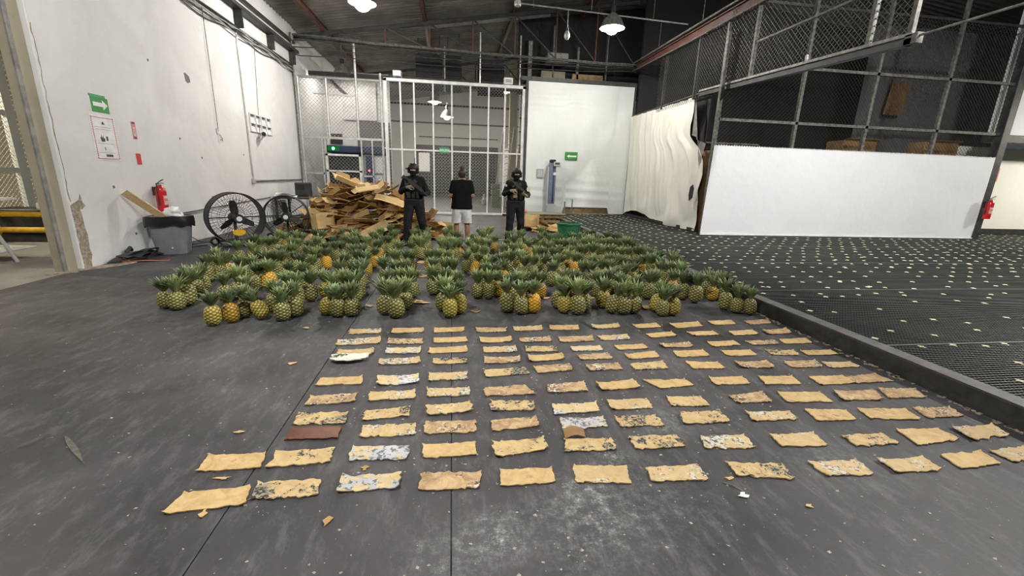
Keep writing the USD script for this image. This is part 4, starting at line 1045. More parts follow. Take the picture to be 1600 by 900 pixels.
BOARDS = [
    ('PKSMPLLKLLPL', [[289.9,769.6,392.3,759.1,381.8,788,250.5,803.8],[404.1,753.9,504.6,748.1,495.9,773,389.1,782.2],[535.3,744.7,627.2,738.7,624.6,761.8,525.6,769.6],[660.5,738.8,751.2,737,749.5,762.5,654.5,766.2],[781.2,733.8,862.5,730.8,869.5,753.8,782.5,758.8],[895,727.5,980,727.5,985.5,755,900,752.5],[1009.8,730.3,1089.6,725.3,1108.8,750.5,1018.8,751],[1134.6,721.7,1223.5,725.3,1240.4,747.8,1151.5,743.3],[1262.5,721.3,1339,718.6,1367.1,741.1,1290.6,742.6],[1369.4,717.9,1440.3,715,1470.6,735.2,1398.6,738.1],[1468.4,710,1530.3,704.4,1565.1,724,1503.3,732.1],[1544.9,703.7,1600,696.5,1620.3,714.5,1585.4,721.3]]),
    ('PKSPKKKLLKPL', [[325.3,711.9,415.4,707.4,408,730.3,306.9,736.8],[432.9,705.3,522.2,700.1,515.6,721.9,415.4,730.3],[549.8,698.2,638.5,696.7,635.9,717.1,545,719.2],[661.2,695,743,690.5,744.2,710.5,660,715.5],[768,691.2,848,684.2,856.2,701.2,776.2,713.8],[881.2,685.5,955,684.5,964.5,703,883.8,705],[980.5,681.2,1058.1,680.3,1072.8,697.6,992.9,701.5],[1093,681.2,1163.9,679.6,1181.2,699.2,1103.1,700.6],[1202.1,678.5,1271.9,676.7,1293.3,696.5,1221.3,697],[1314.7,680.3,1377.7,677.4,1404.7,692.5,1339,697.6],[1400.2,670.6,1465,669.5,1499.9,685.7,1434.6,695.4],[1484.1,667.7,1546,663.2,1575.3,680.3,1520.1,687.5]]),
    ('BLMMSKKLPPM', [[456.6,667.8,533.5,666.7,527.4,684.3,445.3,686.9],[568.1,665.2,650,662,648.2,679.9,562.4,682.5],[665,658.8,742.5,657,745,674.5,662,677],[766.2,657,837.5,650.5,843,665.5,768.8,673],[875,653,942.5,651.2,950,666.2,880,671.2],[958.5,650.4,1025.5,648.8,1036.8,665,969.3,666.6],[1061.5,644.8,1123.4,641.4,1140.3,659.4,1066,662.8],[1166.1,643.6,1232.5,641.4,1248.3,655.6,1178.5,657.8],[1256.9,639.1,1321,640.3,1339,656,1278.3,657.1],[1340.1,638.5,1413.3,638,1439.1,654.9,1362.6,654.9],[1425.6,636.2,1481.9,635.1,1505.5,649.7,1450.4,652.6]]),
    ('KKLKSLKMPMM', [[466.3,644.9,543.2,643.6,539.3,661.5,457.4,663.3],[571,642,640,635,640,649,567,656.4],[666,634.4,736,628,738,641.6,667,649],[765,626.2,834.5,625.5,837,640,767.5,641.2],[862.5,631.2,932.5,628.8,936.2,643,867.5,647],[947.5,625,1010,622.5,1020,637.5,957.5,640],[1041,620,1095,619,1110,633.6,1050,635],[1138,618,1191,612,1206,627,1154,629.4],[1214,612.4,1280,612.4,1301,628,1230,628],[1301.9,611,1363.8,609.9,1379.5,624.5,1315.4,625],[1371,606.5,1429,607,1447,620.7,1389.6,621.8]]),
    ('MLLMMPPPPPM', [[484,619,558,614.4,553,628,477.6,632.4],[578.4,612,647,610,649,622.4,575,625.6],[667.6,607,733,605,735,617,667,620.4],[757,606,820,601,837,616,757,618],[854,601.6,913,596,918,610,858,613],[931,598.6,988,593.6,1001.6,605.4,940,609.4],[1004.4,593,1069,592.4,1084.4,602,1032,607],[1107,589.4,1160,588,1173,599.6,1119,601.6],[1184.4,588,1238,587.6,1253,600,1197,600.4],[1264,588.4,1317,586.4,1337,598.4,1283,601.4],[1321.5,588.1,1366,584,1395.3,595.3,1337.9,598.6]]),
    ('PSLKMMKPMML', [[501,591,567,587.6,565.6,600,493,602],[590,588,654.4,585.6,655,597.6,588,602],[670,583,730.4,581,731,592,668.4,595],[755,578,820,573.6,827,583.6,760,589],[833,572.4,889,568.4,895.6,577,841,583],[913.6,569.6,964,567,974,576.4,921,578.6],[984,568.4,1035,564.4,1045,575.6,992,577.4],[1071.6,564.6,1121,565.6,1134,575.4,1083,576],[1148,565.6,1196,564.4,1211.6,574,1158,574.4],[1223,564.4,1273,562.6,1286,572.4,1238,574.4],[1283,565,1329,565.6,1345,573,1297,574.4]]),
    ('WLKMPMPPPKP', [[517,559,576,556.6,574,564,515,567],[592,561,655,557.6,656,567,591,569.6],[677,559.6,730,558,731,567,677,568.4],[757,558.5,812,556.6,813,565.6,757,568],[824.4,556,878,552.6,882,561,828,565],[901.6,554.4,950,551.6,958,560,908,562],[976,553,1023,548.6,1031,558,984,561],[1051,548.6,1098,546.4,1109,555.6,1059,558],[1126,547.4,1172,546.6,1184,555,1138,556],[1194.4,546.6,1240,547,1250,555,1206,554],[1250,547.6,1298,546.4,1310,553.6,1263,555]]),
    ('LSPLKSPMPMP', [[529,548,584.4,544.4,583.6,553.6,524,556.4],[604.4,544,657.6,542.4,657,551,600.4,552],[671,544,729,540.4,731,549.6,669,552],[755,542.5,806,540,808,549,756,551],[821,541.6,869,540.4,871,548.4,822,549],[891.6,541.6,937,539.6,943,547,895,548.4],[959,539.6,1005,537.4,1013,544.4,966,546.4],[1028.6,537,1076,535,1084,542.4,1037,542.8],[1104.4,534.4,1146,532,1157,539,1115,541.4],[1164.4,533,1208,530.6,1217,537,1176,538.6],[1216.4,530,1259,528,1270,535.6,1226,536.8]]),
    ('LMPPMMLPPPM', [[527,531,595,526,594.4,535.6,524.4,539.6],[608,529,661,529,659,536.6,605.6,536.6],[677.6,528.4,728,526,730,533.6,678,535.6],[749,528,798,526.4,800,534,751,535.6],[812,528,858,526,861.6,533,813,534],[871.6,526.4,925,524.4,928.4,532.4,876,534.4],[933.6,524.4,980,522.6,985,529.6,940,531.2],[1009,521.6,1049,518,1057.6,524.4,1018,527.6],[1072,518.4,1114,517,1124,523,1085,524.4],[1138,517.6,1176,515,1185.6,522,1148,524],[1190,515.6,1228,513.4,1237,521,1199,522]]),
    ('LPPMLPLPPPM', [[547,514.4,596,513.6,595,520.4,544.4,521.6],[613.6,512.4,662.4,512,661.6,518.4,611,520.4],[678,512.4,725.6,511,725.2,517.4,677.6,519.4],[744.4,512,791,512,790.6,518.4,744,518.8],[801.8,510.6,846.4,508.4,848,515,804,517],[858,508.4,903.6,507.6,905,514.8,860,515.2],[924,508.4,965,506,969.6,511.6,928,513.6],[988,507,1025.6,504.4,1033.6,511,996,512.6],[1046,505.6,1090,502.6,1098,509.6,1058,512.6],[1105,501.6,1142,499.6,1149.6,506.4,1115,507.6],[1162.4,501.6,1200,498.4,1205.6,505,1173,507]]),
]
n_ = 0
for r_, (types, quads) in enumerate(BOARDS):
    for k, (kd, qd) in enumerate(zip(types, quads)):
        n_ += 1
        cor_ = [ground(qd[2 * i], qd[2 * i + 1], 0.008) for i in range(4)]
        where = 'nearest row' if r_ == 0 else ('farthest row' if r_ == 9 else f'{ORD[r_]} nearest row')
        lab = f'{LOOK[kd]}, {ORD[k]} from left in the {where}'
        if kd == 'B':
            lab = 'dark brown taped glossy slab at the left end of the third nearest row'
        if kd == 'W':
            lab = 'whitish curved slab with a dark rim at the left of the slabs'
        o = obj('cardboard_slab', slab(cor_, kd, n_, curl=0.012 if n_ % 7 == 3 else 0.002), M['slab_' + kd], None, lab, 'cardboard slab', 'cardboard slabs laid out in rows', smooth=25)


def flat_scrap(x, y, pts, z=0.004, h=0.004, bend=0.01):
    m = MB()
    m.prism([(x + a, y + b) for a, b in pts], z, z + h, 2)
    v, f = m.mesh()
    v = v.copy()
    v[:, 2] += bend * np.sin((v[:, 0] - x) * 25) ** 2
    return (v, f)


for (px, py, sx, sy, m_, lb) in (
        (655, 473, 0.15, 0.10, 'kraft2', 'torn cardboard scrap lying between the fifth and sixth pineapple files'),
        (578, 479, 0.06, 0.05, 'kraft2', 'small pale scrap right of the fourth pineapple file'),
        (743, 488, 0.08, 0.05, 'kraft3', 'curled brown leaf in front of the pineapples, near the middle'),
        (1009, 481, 0.10, 0.09, 'kraft', 'torn brown scrap beside the pineapples on the right'),
        (925, 466, 0.06, 0.05, 'kraft2', 'small tan scrap behind the ninth file of pineapples'),
        (852, 467, 0.06, 0.05, 'kraft2', 'small tan scrap right of the eighth file of pineapples'),
        (745, 433, 0.12, 0.10, 'kraft2', 'bright tan cardboard corner among the pineapples in the middle'),
        (660, 410, 0.14, 0.10, 'kraft2', 'tan scrap lying right of the fifth pineapple file'),
        (664, 432, 0.12, 0.08, 'kraft', 'brown scrap lying between pineapple files, nearer one'),
        (720, 401, 0.12, 0.08, 'kraft2', 'white-tan scrap behind the sixth pineapple file'),
        (774, 375, 0.22, 0.14, 'kraft2', 'tan scrap on the floor left of the right guard'),
        (690, 391, 0.2, 0.10, 'kraft3', 'brown scrap on the floor near the man'),
        (479, 513, 0.04, 0.03, 'kraft2', 'small tan scrap left of the farthest row of slabs'),
        (456, 569, 0.04, 0.035, 'kraft2', 'tan scrap on bare floor left of the slabs'),
        (374, 676, 0.045, 0.012, 'kraft2', 'thin tan splinter on the floor left of the brown slab'),
        (318, 803, 0.02, 0.03, 'kraft2', 'small tan splinter under the nearest left slab'),
        (348, 749, 0.05, 0.012, 'kraft2', 'thin straw between the two leftmost slabs'),
        (511, 816, 0.025, 0.03, 'kraft', 'reddish scrap on the floor under the nearest row'),
        (1140, 749, 0.03, 0.02, 'kraft2', 'small tan triangle under the nearest row on the right'),
        (1162, 775, 0.035, 0.02, 'paper', 'white sliver at the end of the twig'),
        (1265, 792, 0.02, 0.02, 'kraft2', 'small round tan crumb on the near floor right of centre'),
        (570, 733, 0.025, 0.02, 'kraft', 'small crumpled tan crumb between the two nearest rows')):
    p = ground(px, py)
    a = px * 0.37
    pts = [(sx * math.cos(a + t) * (0.7 + 0.5 * math.sin(3 * t + px)), sy * math.sin(a + t) * (0.8 + 0.35 * math.cos(2 * t + py))) for t in np.linspace(0, 2 * math.pi, 9)[:-1]]
    obj('paper_scrap', flat_scrap(p[0], p[1], pts, bend=0.012 if sx > 0.05 else 0.003), M[m_], None, lb, 'scrap')
p = ground(1000 - 104, 683)
obj('dried_leaf', MB().grid(np.array([[(p[0] - 0.06 + 0.13 * u, p[1] + 0.05 - 0.08 * v, 0.022 + 0.022 * math.sin(math.pi * u) + 0.01 * math.sin(5 * v)) for v in np.linspace(0, 1, 6)] for u in np.linspace(0, 1, 8)]), np.array([0, 0, 0.003])), M['kraft3'], None, 'curled brown dried leaf lying on a slab in the second nearest row', 'leaf', smooth=60)
a, b = ground(1130, 755), ground(1160, 768)
obj('thin_twig', MB().tube([a + (0, 0, 0.004), (a + b) / 2 + (0, 0.01, 0.007), b + (0, 0, 0.004)], 0.003, 5), M['galv_old'], None, 'thin grey twig on the near floor below the nearest row', 'twig')
a, b = ground(103, 683), ground(133, 728)
obj('floor_leaf_strip', MB().grid(np.array([[tuple(a * (1 - t) + b * t + np.array((w * math.sin(math.pi * min(1, t + 0.1)), 0, 0.004))) for w in (-0.022, 0.0, 0.022)] for t in np.linspace(0, 1, 8)]), np.array([0, 0, 0.002])), mat('faded_leaf', (0.13, 0.12, 0.095), (0.08, 0.075, 0.06), 30.0, 0.8), None, 'long faded leaf strip on bare floor at left', 'leaf', smooth=60)
# crumbs all over the floor
cq = np.random.default_rng(31)
cm_ = MB()
for k in range(1900):
    if k < 1000:
        x, y = cq.uniform(-4.9, 3.6), 0.9 + 5.0 * cq.random() ** 1.3
    else:
        x, y = cq.normal(0.7, 1.2), cq.normal(2.4, 1.0)
    if not (-5 < x < 3.7) or y < 0.85:
        continue
    s = 0.0025 + 0.006 * cq.random() ** 3
    a = cq.random() * 7
    cm_.add([(x + s * math.cos(a + t) * 1.3, y + s * math.sin(a + t), 0.0006 if t else 0.004) for t in (0, 1.6, 3.1, 4.7)], [[0, 1, 2], [0, 2, 3]])
obj('floor_crumbs', cm_, mat('pale_crumbs', (0.45, 0.43, 0.36), (0.24, 0.22, 0.19), 60.0, 0.9), None, 'pale crumbs and flakes strewn over the dark floor', 'crumbs', kind='stuff')

# ================================================================== PINEAPPLES


def fruit_mat(name, edge, eye, tip):
    nd = {'a': ('attribute', {'attribute': 'eye'}), 'r': ('rgb_ramp', {'ramp': [(0.0, edge), (0.5, tuple(0.6 * a + 0.4 * b for a, b in zip(edge, eye))), (0.74, eye), (0.93, tip)]}),
          'o': ('object_info', {}), 'mr': ('map_range', {'from_min': 0, 'from_max': 1, 'to_min': 0.8, 'to_max': 1.18}), 'hs': ('hsv', {'saturation': 1.0}),
          'p': ('principled_bsdf', {'roughness': 0.5, 'specular_ior_level': 0.4})}
    return usdkit.material(stage, f'{LOOKS}/{name}', nd, [('a.fac', 'r.fac'), ('o.random', 'mr.value'), ('mr.result', 'hs.value'), ('r.color', 'hs.color'), ('hs.color', 'p.base_color')], surface='p.BSDF')


M['fruit_g'] = fruit_mat('fruit_green', (0.035, 0.040, 0.012), (0.17, 0.165, 0.038), (0.46, 0.42, 0.19))
M['fruit_y'] = fruit_mat('fruit_yellow_green', (0.075, 0.065, 0.012), (0.33, 0.26, 0.035), (0.60, 0.50, 0.16))
M['fruit_o'] = fruit_mat('fruit_gold', (0.12, 0.065, 0.010), (0.42, 0.24, 0.022), (0.64, 0.46, 0.12))
M['fruit_O'] = fruit_mat('fruit_orange', (0.26, 0.12, 0.010), (0.62, 0.34, 0.022), (0.74, 0.50, 0.10))


def leaf_mat(name, c1, c2, c3):
    nd = {'a': ('attribute', {'attribute': 'along'}), 'r': ('rgb_ramp', {'ramp': [(0.0, c1), (0.5, c2), (1.0, c3)]}),
          'o': ('object_info', {}), 'mr': ('map_range', {'from_min': 0, 'from_max': 1, 'to_min': 0.75, 'to_max': 1.25}), 'hs': ('hsv', {'saturation': 1.0}),
          'p': ('principled_bsdf', {'roughness': 0.42, 'specular_ior_level': 0.55}), 't': ('translucent_bsdf', {}), 'm': ('mix_closure', {'fac': 0.18})}
    return usdkit.material(stage, f'{LOOKS}/{name}', nd, [('a.fac', 'r.fac'), ('o.random', 'mr.value'), ('mr.result', 'hs.value'), ('r.color', 'hs.color'), ('hs.color', 'p.base_color'), ('hs.color', 't.color'), ('p.BSDF', 'm.closure1'), ('t.BSDF', 'm.closure2')], surface='m.closure')


M['leaf_a'] = leaf_mat('crown_leaf', (0.22, 0.26, 0.085), (0.115, 0.17, 0.065), (0.29, 0.37, 0.19))
M['leaf_b'] = leaf_mat('crown_leaf_pale', (0.28, 0.33, 0.11), (0.16, 0.23, 0.08), (0.40, 0.46, 0.23))


def prim_attr(prim, name, vals):
    from pxr import Vt
    UsdGeom.PrimvarsAPI(UsdGeom.Mesh(prim)).CreatePrimvar(name, Sdf.ValueTypeNames.FloatArray, 'vertex').Set(Vt.FloatArray.FromNumpy(np.asarray(vals, np.float32)))


def fruit_mesh(seed, R=0.071, H=0.185):
    q = np.random.default_rng(seed)
    nu, nv = 56, 38
    ph = q.random() * 6
    V, E = [], []
    for j in range(nv):
        t = j / (nv - 1)
        a = abs(2 * t - 1.0)
        prof = (1 - a ** (2.9 if t > 0.5 else 2.6)) ** 0.5 * (1.0 - 0.10 * (t - 0.35))
        for i in range(nu):
            th = 2 * math.pi * i / nu
            k1 = math.sin(0.5 * (8 * th + 2 * math.pi * 6.2 * t) + ph)
            k2 = math.sin(0.5 * (8 * th - 2 * math.pi * 6.2 * t) + ph * 0.7)
            e = math.sqrt(abs(k1 * k2))
            r = R * prof * (1 + 0.03 * math.sin(th * 2 + seed)) + 0.0045 * e * min(1, 3 * (1 - a) + 0.25)
            V.append((r * math.cos(th), r * math.sin(th), H * t))
            E.append(min(1, e * 1.08))
    F = []
    for j in range(nv - 1):
        for i in range(nu):
            l = (i + 1) % nu
            F += [[j * nu + i, j * nu + l, (j + 1) * nu + l], [j * nu + i, (j + 1) * nu + l, (j + 1) * nu + i]]
    return np.array(V), np.array(F), E


def crown_mesh(seed, H=0.185, size=1.0):
    q = np.random.default_rng(seed + 100)
    V, F, A = [], [], []
    nl = 58
    for k in range(nl):
        lv = k / nl                       # 0 outer .. 1 inner
        az = k * 2.39996 + q.normal(0, 0.15)
        L = (0.10 + 0.07 * math.sin(math.pi * min(1, lv * 1.05 + 0.15)) + q.normal(0, 0.012)) * size
        el = math.radians(52 + 38 * lv ** 0.8 + q.normal(0, 9))
        droop = (0.75 - 0.85 * lv) + q.normal(0, 0.22)
        w0 = 0.0185 * (1.05 - 0.35 * lv)
        d = np.array([math.cos(az), math.sin(az), 0])
        s = np.array([-math.sin(az), math.cos(az), 0])
        p = np.array([0, 0, H - 0.006]) + d * 0.016 * (1 - lv)
        n0 = len(V)
        ns = 6
        for i in range(ns):
            t = i / (ns - 1)
            w = w0 * (1 - t ** 2.2) * (0.8 + 0.5 * math.sin(math.pi * t)) + 0.0012
            cur = el - droop * t * t * 1.1
            up = -d * math.sin(cur) + np.array([0, 0, math.cos(cur)])
            for b, off in ((-1, 0.35), (0, -0.12), (1, 0.35)):
                V.append(p + s * w * b + up * w * off)
                A.append(t * 0.9 + 0.1 * q.random())
            p = p + (d * math.cos(cur) + np.array([0, 0, math.sin(cur)])) * L / (ns - 1)
        for i in range(ns - 1):
            for b in range(2):
                a0 = n0 + i * 3 + b
                F += [[a0, a0 + 1, a0 + 4], [a0, a0 + 4, a0 + 3]]
    return np.array(V), np.array(F), A


PINEAPPLES = [
    '255,485.3,g 274,487.6,g 290,480.9,g 304,465.2,g 317,458.7,g 292,456.0,g 325,443.2,g 344,440.0,g 354,435.6,o 338,429.3,g',
    '330,512.0,y 360,507.6,o 380,499.6,g 385,480.9,o 351,475.6,g 370,470.2,g 401,456.0,g 421,456.0,O 433,435.3,g 441,432.7,o 381,444.2,g 396,442.4,g 380,415.8,g 388,414.9,g 444,420.2,g 452,419.3,g 404,430.0,g 429,430.0,g 419,433.6,g 420,401.6,g 410,403.3,g 431,403.3,g 397,403.3,g',
    '412,502.9,<y 443,503.2,g 456,499.3,g 428,492.2,g 464,478.0,g 484,474.1,g 449,472.7,g 452,449.6,g 474,454.9,g 487,435.3,g 495,424.7,g 510,423.2,O 474,435.3,g 463,428.2,g 481,421.1,g 525,411.3,g 533,409.6,g 508,408.7,g 484,408.7,g 447,391.8,o 456,403.3,g 465,389.1,g 438,390.9,g 468,405.1,g 492,389.1,g 502,390.9,g 495,403.3,g 474,394.4,g',
    '506,495.8,>y 526,498.4,g 548,497.2,g 508,467.3,y 556,470.9,g 527,474.4,g 538,472.7,g 540,400.7,g 546,398.0,o 556,387.3,g 534,380.2,g 548,383.8,g 520,396.2,g 563,454.9,g 557,470.9,g 568,449.6,g 547,449.6,g 532,451.3,g 572,433.6,o 541,435.3,g 556,433.6,g 583,421.1,O 552,419.3,g 568,417.6,g 592,409.6,o 573,403.3,g 556,405.1,g 598,399.8,g 605,398.9,g 588,394.4,g 582,390.9,g 612,390.0,g 620,387.3,y 596,385.6,g 609,380.2,g',
    '601,494.9,g 620,499.9,g 634,486.9,g 644,468.2,g 607,467.3,g 627,465.6,g 616,449.6,g 602,446.0,g 636,449.6,g 620,428.2,g 634,428.2,g 644,424.7,g 657,407.8,g 625,410.4,g 643,408.7,g 652,398.0,g 666,398.0,g 644,385.6,g 659,383.8,g 653,376.7,g 669,392.7,g 666,383.8,g',
    '692,488.7,g 703,499.9,y 718,494.0,y 680,463.4,g 694,463.8,g 714,467.3,g 673,426.4,o 691,446.0,g 708,446.0,g 680,446.0,g 684,426.4,g 700,426.4,g 710,406.9,g 691,408.7,g 705,408.7,g 716,405.1,o 696,385.6,g 708,385.6,g 691,403.3,g 705,405.1,g 703,376.7,g 720,401.6,o 714,392.7,g',
    '748,469.1,g 764,470.0,g 779,466.4,O 787,449.6,o 760,454.9,g 772,456.7,g 740,430.9,>O 728,428.2,g 760,437.1,g 769,433.6,g 740,417.6,g 756,419.3,g 733,403.3,g 758,403.3,g 748,403.3,g 772,397.6,y 739,390.9,g 755,390.9,g 751,383.8,g 764,383.8,g',
    '794,491.3,g 815,494.4,g 835,492.2,O 810,474.4,o 804,478.0,g 845,469.1,o 819,463.8,g 831,463.8,g 812,460.2,g 798,433.2,g 812,430.0,y 785,435.3,g 820,437.1,g 831,438.9,g 787,414.0,g 801,415.8,g 812,414.0,g 792,403.3,y 820,398.0,y 804,399.8,g 796,390.9,g 812,390.9,g 817,385.6,g',
    '873,485.1,g 884,492.6,y 903,494.9,g 916,489.6,g 881,467.3,g 895,465.6,g 844,435.3,>g 862,449.6,g 872,435.3,g 851,421.1,g 861,421.1,g 838,421.1,g 828,406.9,o 836,403.3,g 851,403.3,g 865,403.3,g 844,390.9,g 854,389.1,g 868,394.4,g 858,396.2,g 847,382.0,g',
    '908,449.6,g 922,451.3,g 901,433.6,O 890,428.2,o 876,433.6,g 890,415.8,g 904,415.8,g 874,417.6,g 861,408.7,g 881,405.1,g 876,403.3,g 893,399.8,g 899,406.9,g 913,403.3,o 897,389.1,y 890,386.4,y 908,392.7,g 920,394.4,g 932,392.7,g 915,382.0,g 927,383.8,g',
    '943,484.2,y 955,493.1,>g 976,494.0,g 990,492.2,g 934,466.4,g 948,465.6,o 971,469.1,g 957,463.8,g 940,444.2,g 929,435.3,g 954,444.2,g 950,433.6,g 963,437.1,g 915,417.6,g 925,417.6,g 940,417.6,g 925,403.3,g 940,403.3,g 954,403.3,g 954,417.6,g',
    '1025,491.3,>y 1036,496.7,g 997,469.1,y 1011,470.0,g 1021,467.3,g 980,453.1,g 989,449.6,y 964,456.7,g 993,435.3,g 1007,433.6,o 1018,431.8,o 975,435.3,g 968,417.6,g 980,417.6,g 964,403.3,g 977,403.3,g 948,388.8,y 963,394.4,g 973,392.7,g 995,417.6,g 1054,496.1,y',
    '1068,470.9,g 1052,463.8,o 1088,475.9,g 1036,449.6,g 1046,449.6,g 1059,451.3,g 1030,438.9,g 1014,435.3,g 1036,424.7,g 1050,431.8,g 1062,435.3,g 1075,437.1,g 1085,440.7,g 1011,421.1,g 1023,419.3,g 989,403.3,g 1000,399.8,g 986,394.4,g 1014,405.1,g 1005,417.6,g',
    '1136,486.9,g 1154,491.9,g 1173,494.9,g 1114,472.7,o 1126,470.9,g 1105,463.8,g 1139,469.1,g',
]
KIND = {'g': 'green', 'y': 'yellow-green', 'o': 'golden', 'O': 'bright orange-yellow'}
protos, spots = {}, []
pq = np.random.default_rng(17)
for fi, line in enumerate(PINEAPPLES):
    for it in line.split():
        px, py, kd = it.split(',')
        p = ground(float(px), float(py) - 1.5)
        spots.append([fi, p[0], p[1] + 0.05, kd[-1], kd[0] if len(kd) > 1 else ''])
# no two fruits may stand in one another
xy = np.array([s[1:3] for s in spots], float)
for it in range(60):
    d = xy[:, None] - xy[None]
    r = np.linalg.norm(d, axis=2) + np.eye(len(xy)) * 9
    i, j = np.nonzero(np.triu(r < 0.150))
    if not len(i):
        break
    for a, b in zip(i, j):
        dv = (xy[a] - xy[b]) / max(r[a, b], 1e-6)
        if r[a, b] < 1e-3:
            dv = np.array([1.0, 0])
        mv = (0.152 - r[a, b]) / 2
        xy[a] += dv * mv
        xy[b] -= dv * mv
xy[:, 0] = np.minimum(xy[:, 0], XC - 0.09)
order = {}
for fi in range(len(PINEAPPLES)):
    ids = sorted([k for k, s in enumerate(spots) if s[0] == fi], key=lambda k: xy[k, 1])
    for n, k in enumerate(ids):
        order[k] = n


def nth(n):
    n += 1
    if n <= 12:
        return ORD[n - 1]
    return f'{n}' + ('th' if 10 <= n % 100 <= 20 else {1: 'st', 2: 'nd', 3: 'rd'}.get(n % 10, 'th'))


FILES = ['first', 'second', 'third', 'fourth', 'fifth', 'sixth', 'seventh', 'eighth', 'ninth', 'tenth', 'eleventh', 'twelfth', '13th', '14th']
NV = {'g': 4, 'y': 2, 'o': 2, 'O': 1}
for k, s in enumerate(spots):
    kd = s[3]
    var = int(pq.integers(0, NV[kd]))
    lab = f'{KIND[kd]} pineapple, {nth(order[k])} from the front in the {FILES[s[0]]} file from the left'
    tl = {'<': (0, -26, 0), '>': (0, 17, 0), '': (pq.normal(0, 2.5), pq.normal(0, 2.5), 0)}[s[4]]
    rz = pq.uniform(0, 360) if not s[4] else pq.uniform(-8, 8)
    sc = float(np.clip(pq.normal(1.1, 0.06), 0.97, 1.22))
    lift = 0.0 if not s[4] else 0.018 if s[4] == '<' else 0.008
    loc = (xy[k, 0], xy[k, 1], 0.001 + lift)
    rot = (tl[0], tl[1], rz) if not s[4] else (0, tl[1], 0)
    key = (kd, var)
    if key not in protos:
        t = thing('pineapple', lab, 'pineapple', loc, rot, 'pineapples standing in files on the floor', scale=sc)
        seed = 'gyoO'.index(kd) * 10 + var
        v, f, e = fruit_mesh(seed, 0.073 + 0.003 * (var % 2), 0.192 + 0.014 * ((var + 1) % 2))
        hh = v[:, 2].max()
        prim_attr(obj('fruit', (v, f), M['fruit_' + kd], t, smooth=True), 'eye', e)
        v, f, a = crown_mesh(seed, hh, 1.0 + 0.08 * (var - 1))
        prim_attr(obj('crown', (v, f), M['leaf_b' if var in (1, 3) else 'leaf_a'], t, smooth=True), 'along', a)
        protos[key] = t
    else:
        dup(protos[key], lab, loc, rot, sc)
# ================================================================== CARDBOARD HEAP


def card_parts(seed):
    """A crushed carton: panel of two plies, end flaps and a side flap bent on their creases."""
    q = np.random.default_rng(seed + 50)
    w, d = q.uniform(0.36, 0.62), q.uniform(0.26, 0.42)
    th = q.uniform(0.012, 0.028)
    n = 7
    P = np.zeros((n, 5, 3))
    bend = q.uniform(-0.02, 0.03)
    fold = q.uniform(-0.02, 0.06)
    for i in range(n):
        for j in range(5):
            u, v = i / (n - 1) - 0.5, j / 4 - 0.5
            P[i, j] = (u * w + q.normal(0, 0.004), v * d + q.normal(0, 0.004), bend * (4 * u * u) + fold * abs(v) * 2)
    parts = [('panel', MB().grid(P, np.array([0, 0, -th])))]
    for sgn in (-1, 1):
        if q.random() < 0.75:
            i = 0 if sgn < 0 else n - 1
            fl = q.uniform(0.10, 0.19)
            an = math.radians(q.uniform(-50, 70))
            b = np.stack([P[i], P[i] + np.array([sgn * fl * math.cos(an), 0, fl * math.sin(an)]) * np.linspace(0.8, 1.1, 5)[:, None]], 0)
            parts.append(('flap', MB().grid(b if sgn > 0 else b[::-1], np.array([0, 0, -0.006]))))
    if q.random() < 0.7:
        fl = q.uniform(0.08, 0.16)
        an = math.radians(q.uniform(-40, 80))
        b = np.stack([P[:, 0], P[:, 0] + np.array([0, -fl * math.cos(an), fl * math.sin(an)])], 1)
        parts.append(('flap', MB().grid(b[:, ::-1], np.array([0, 0, -0.006]))))
    return parts


HX = [-4.15, -3.6, -3.1, -2.75, -2.4, -2.0, -1.6, -1.15, -0.75, -0.35, -0.05]
HZ = [0.0, 0.5, 1.0, 1.26, 1.25, 1.18, 0.98, 0.62, 0.36, 0.20, 0.0]


def heap_h(x, y):
    h = np.interp(x, HX, HZ, left=0, right=0)
    yc, sp = 11.75, 1.25 if x < -0.9 else 0.9
    t = abs(y - yc) / sp
    return h * max(0.0, 1 - t ** 1.7)


cards = []
hq = np.random.default_rng(8)
made = 0
zs_ = np.arange(0.02, 1.32, 0.058)
cells = []
for z in zs_:
    tries = 0
    pts = []
    while tries < 260:
        tries += 1
        x, y = hq.uniform(-4.2, 0.0), hq.uniform(10.4, 12.3)
        h = heap_h(x, y)
        if h < z or h > z + 0.42:
            continue
        if all((x - a) ** 2 + ((y - b) * 1.25) ** 2 > 0.40 ** 2 for a, b in pts):
            pts.append((x, y))
    for x, y in pts:
        cells.append((x, y, z))
hq.shuffle(cells)
cells = sorted(cells[:225], key=lambda c: c[2])
tone = ['kraft', 'kraft2', 'kraft', 'kraft2', 'kraft3', 'kraft']
NP = 12


def card(seed, label, loc, rot, group):
    key = seed % NP
    if key not in card.protos:
        t = thing('flattened_carton', label, 'cardboard', loc, rot, group)
        for nm, mb in card_parts(key):
            obj(nm, mb, M[tone[key % 6]], t)
        card.protos[key] = t
    else:
        dup(card.protos[key], label, loc, rot, 1.0, group)


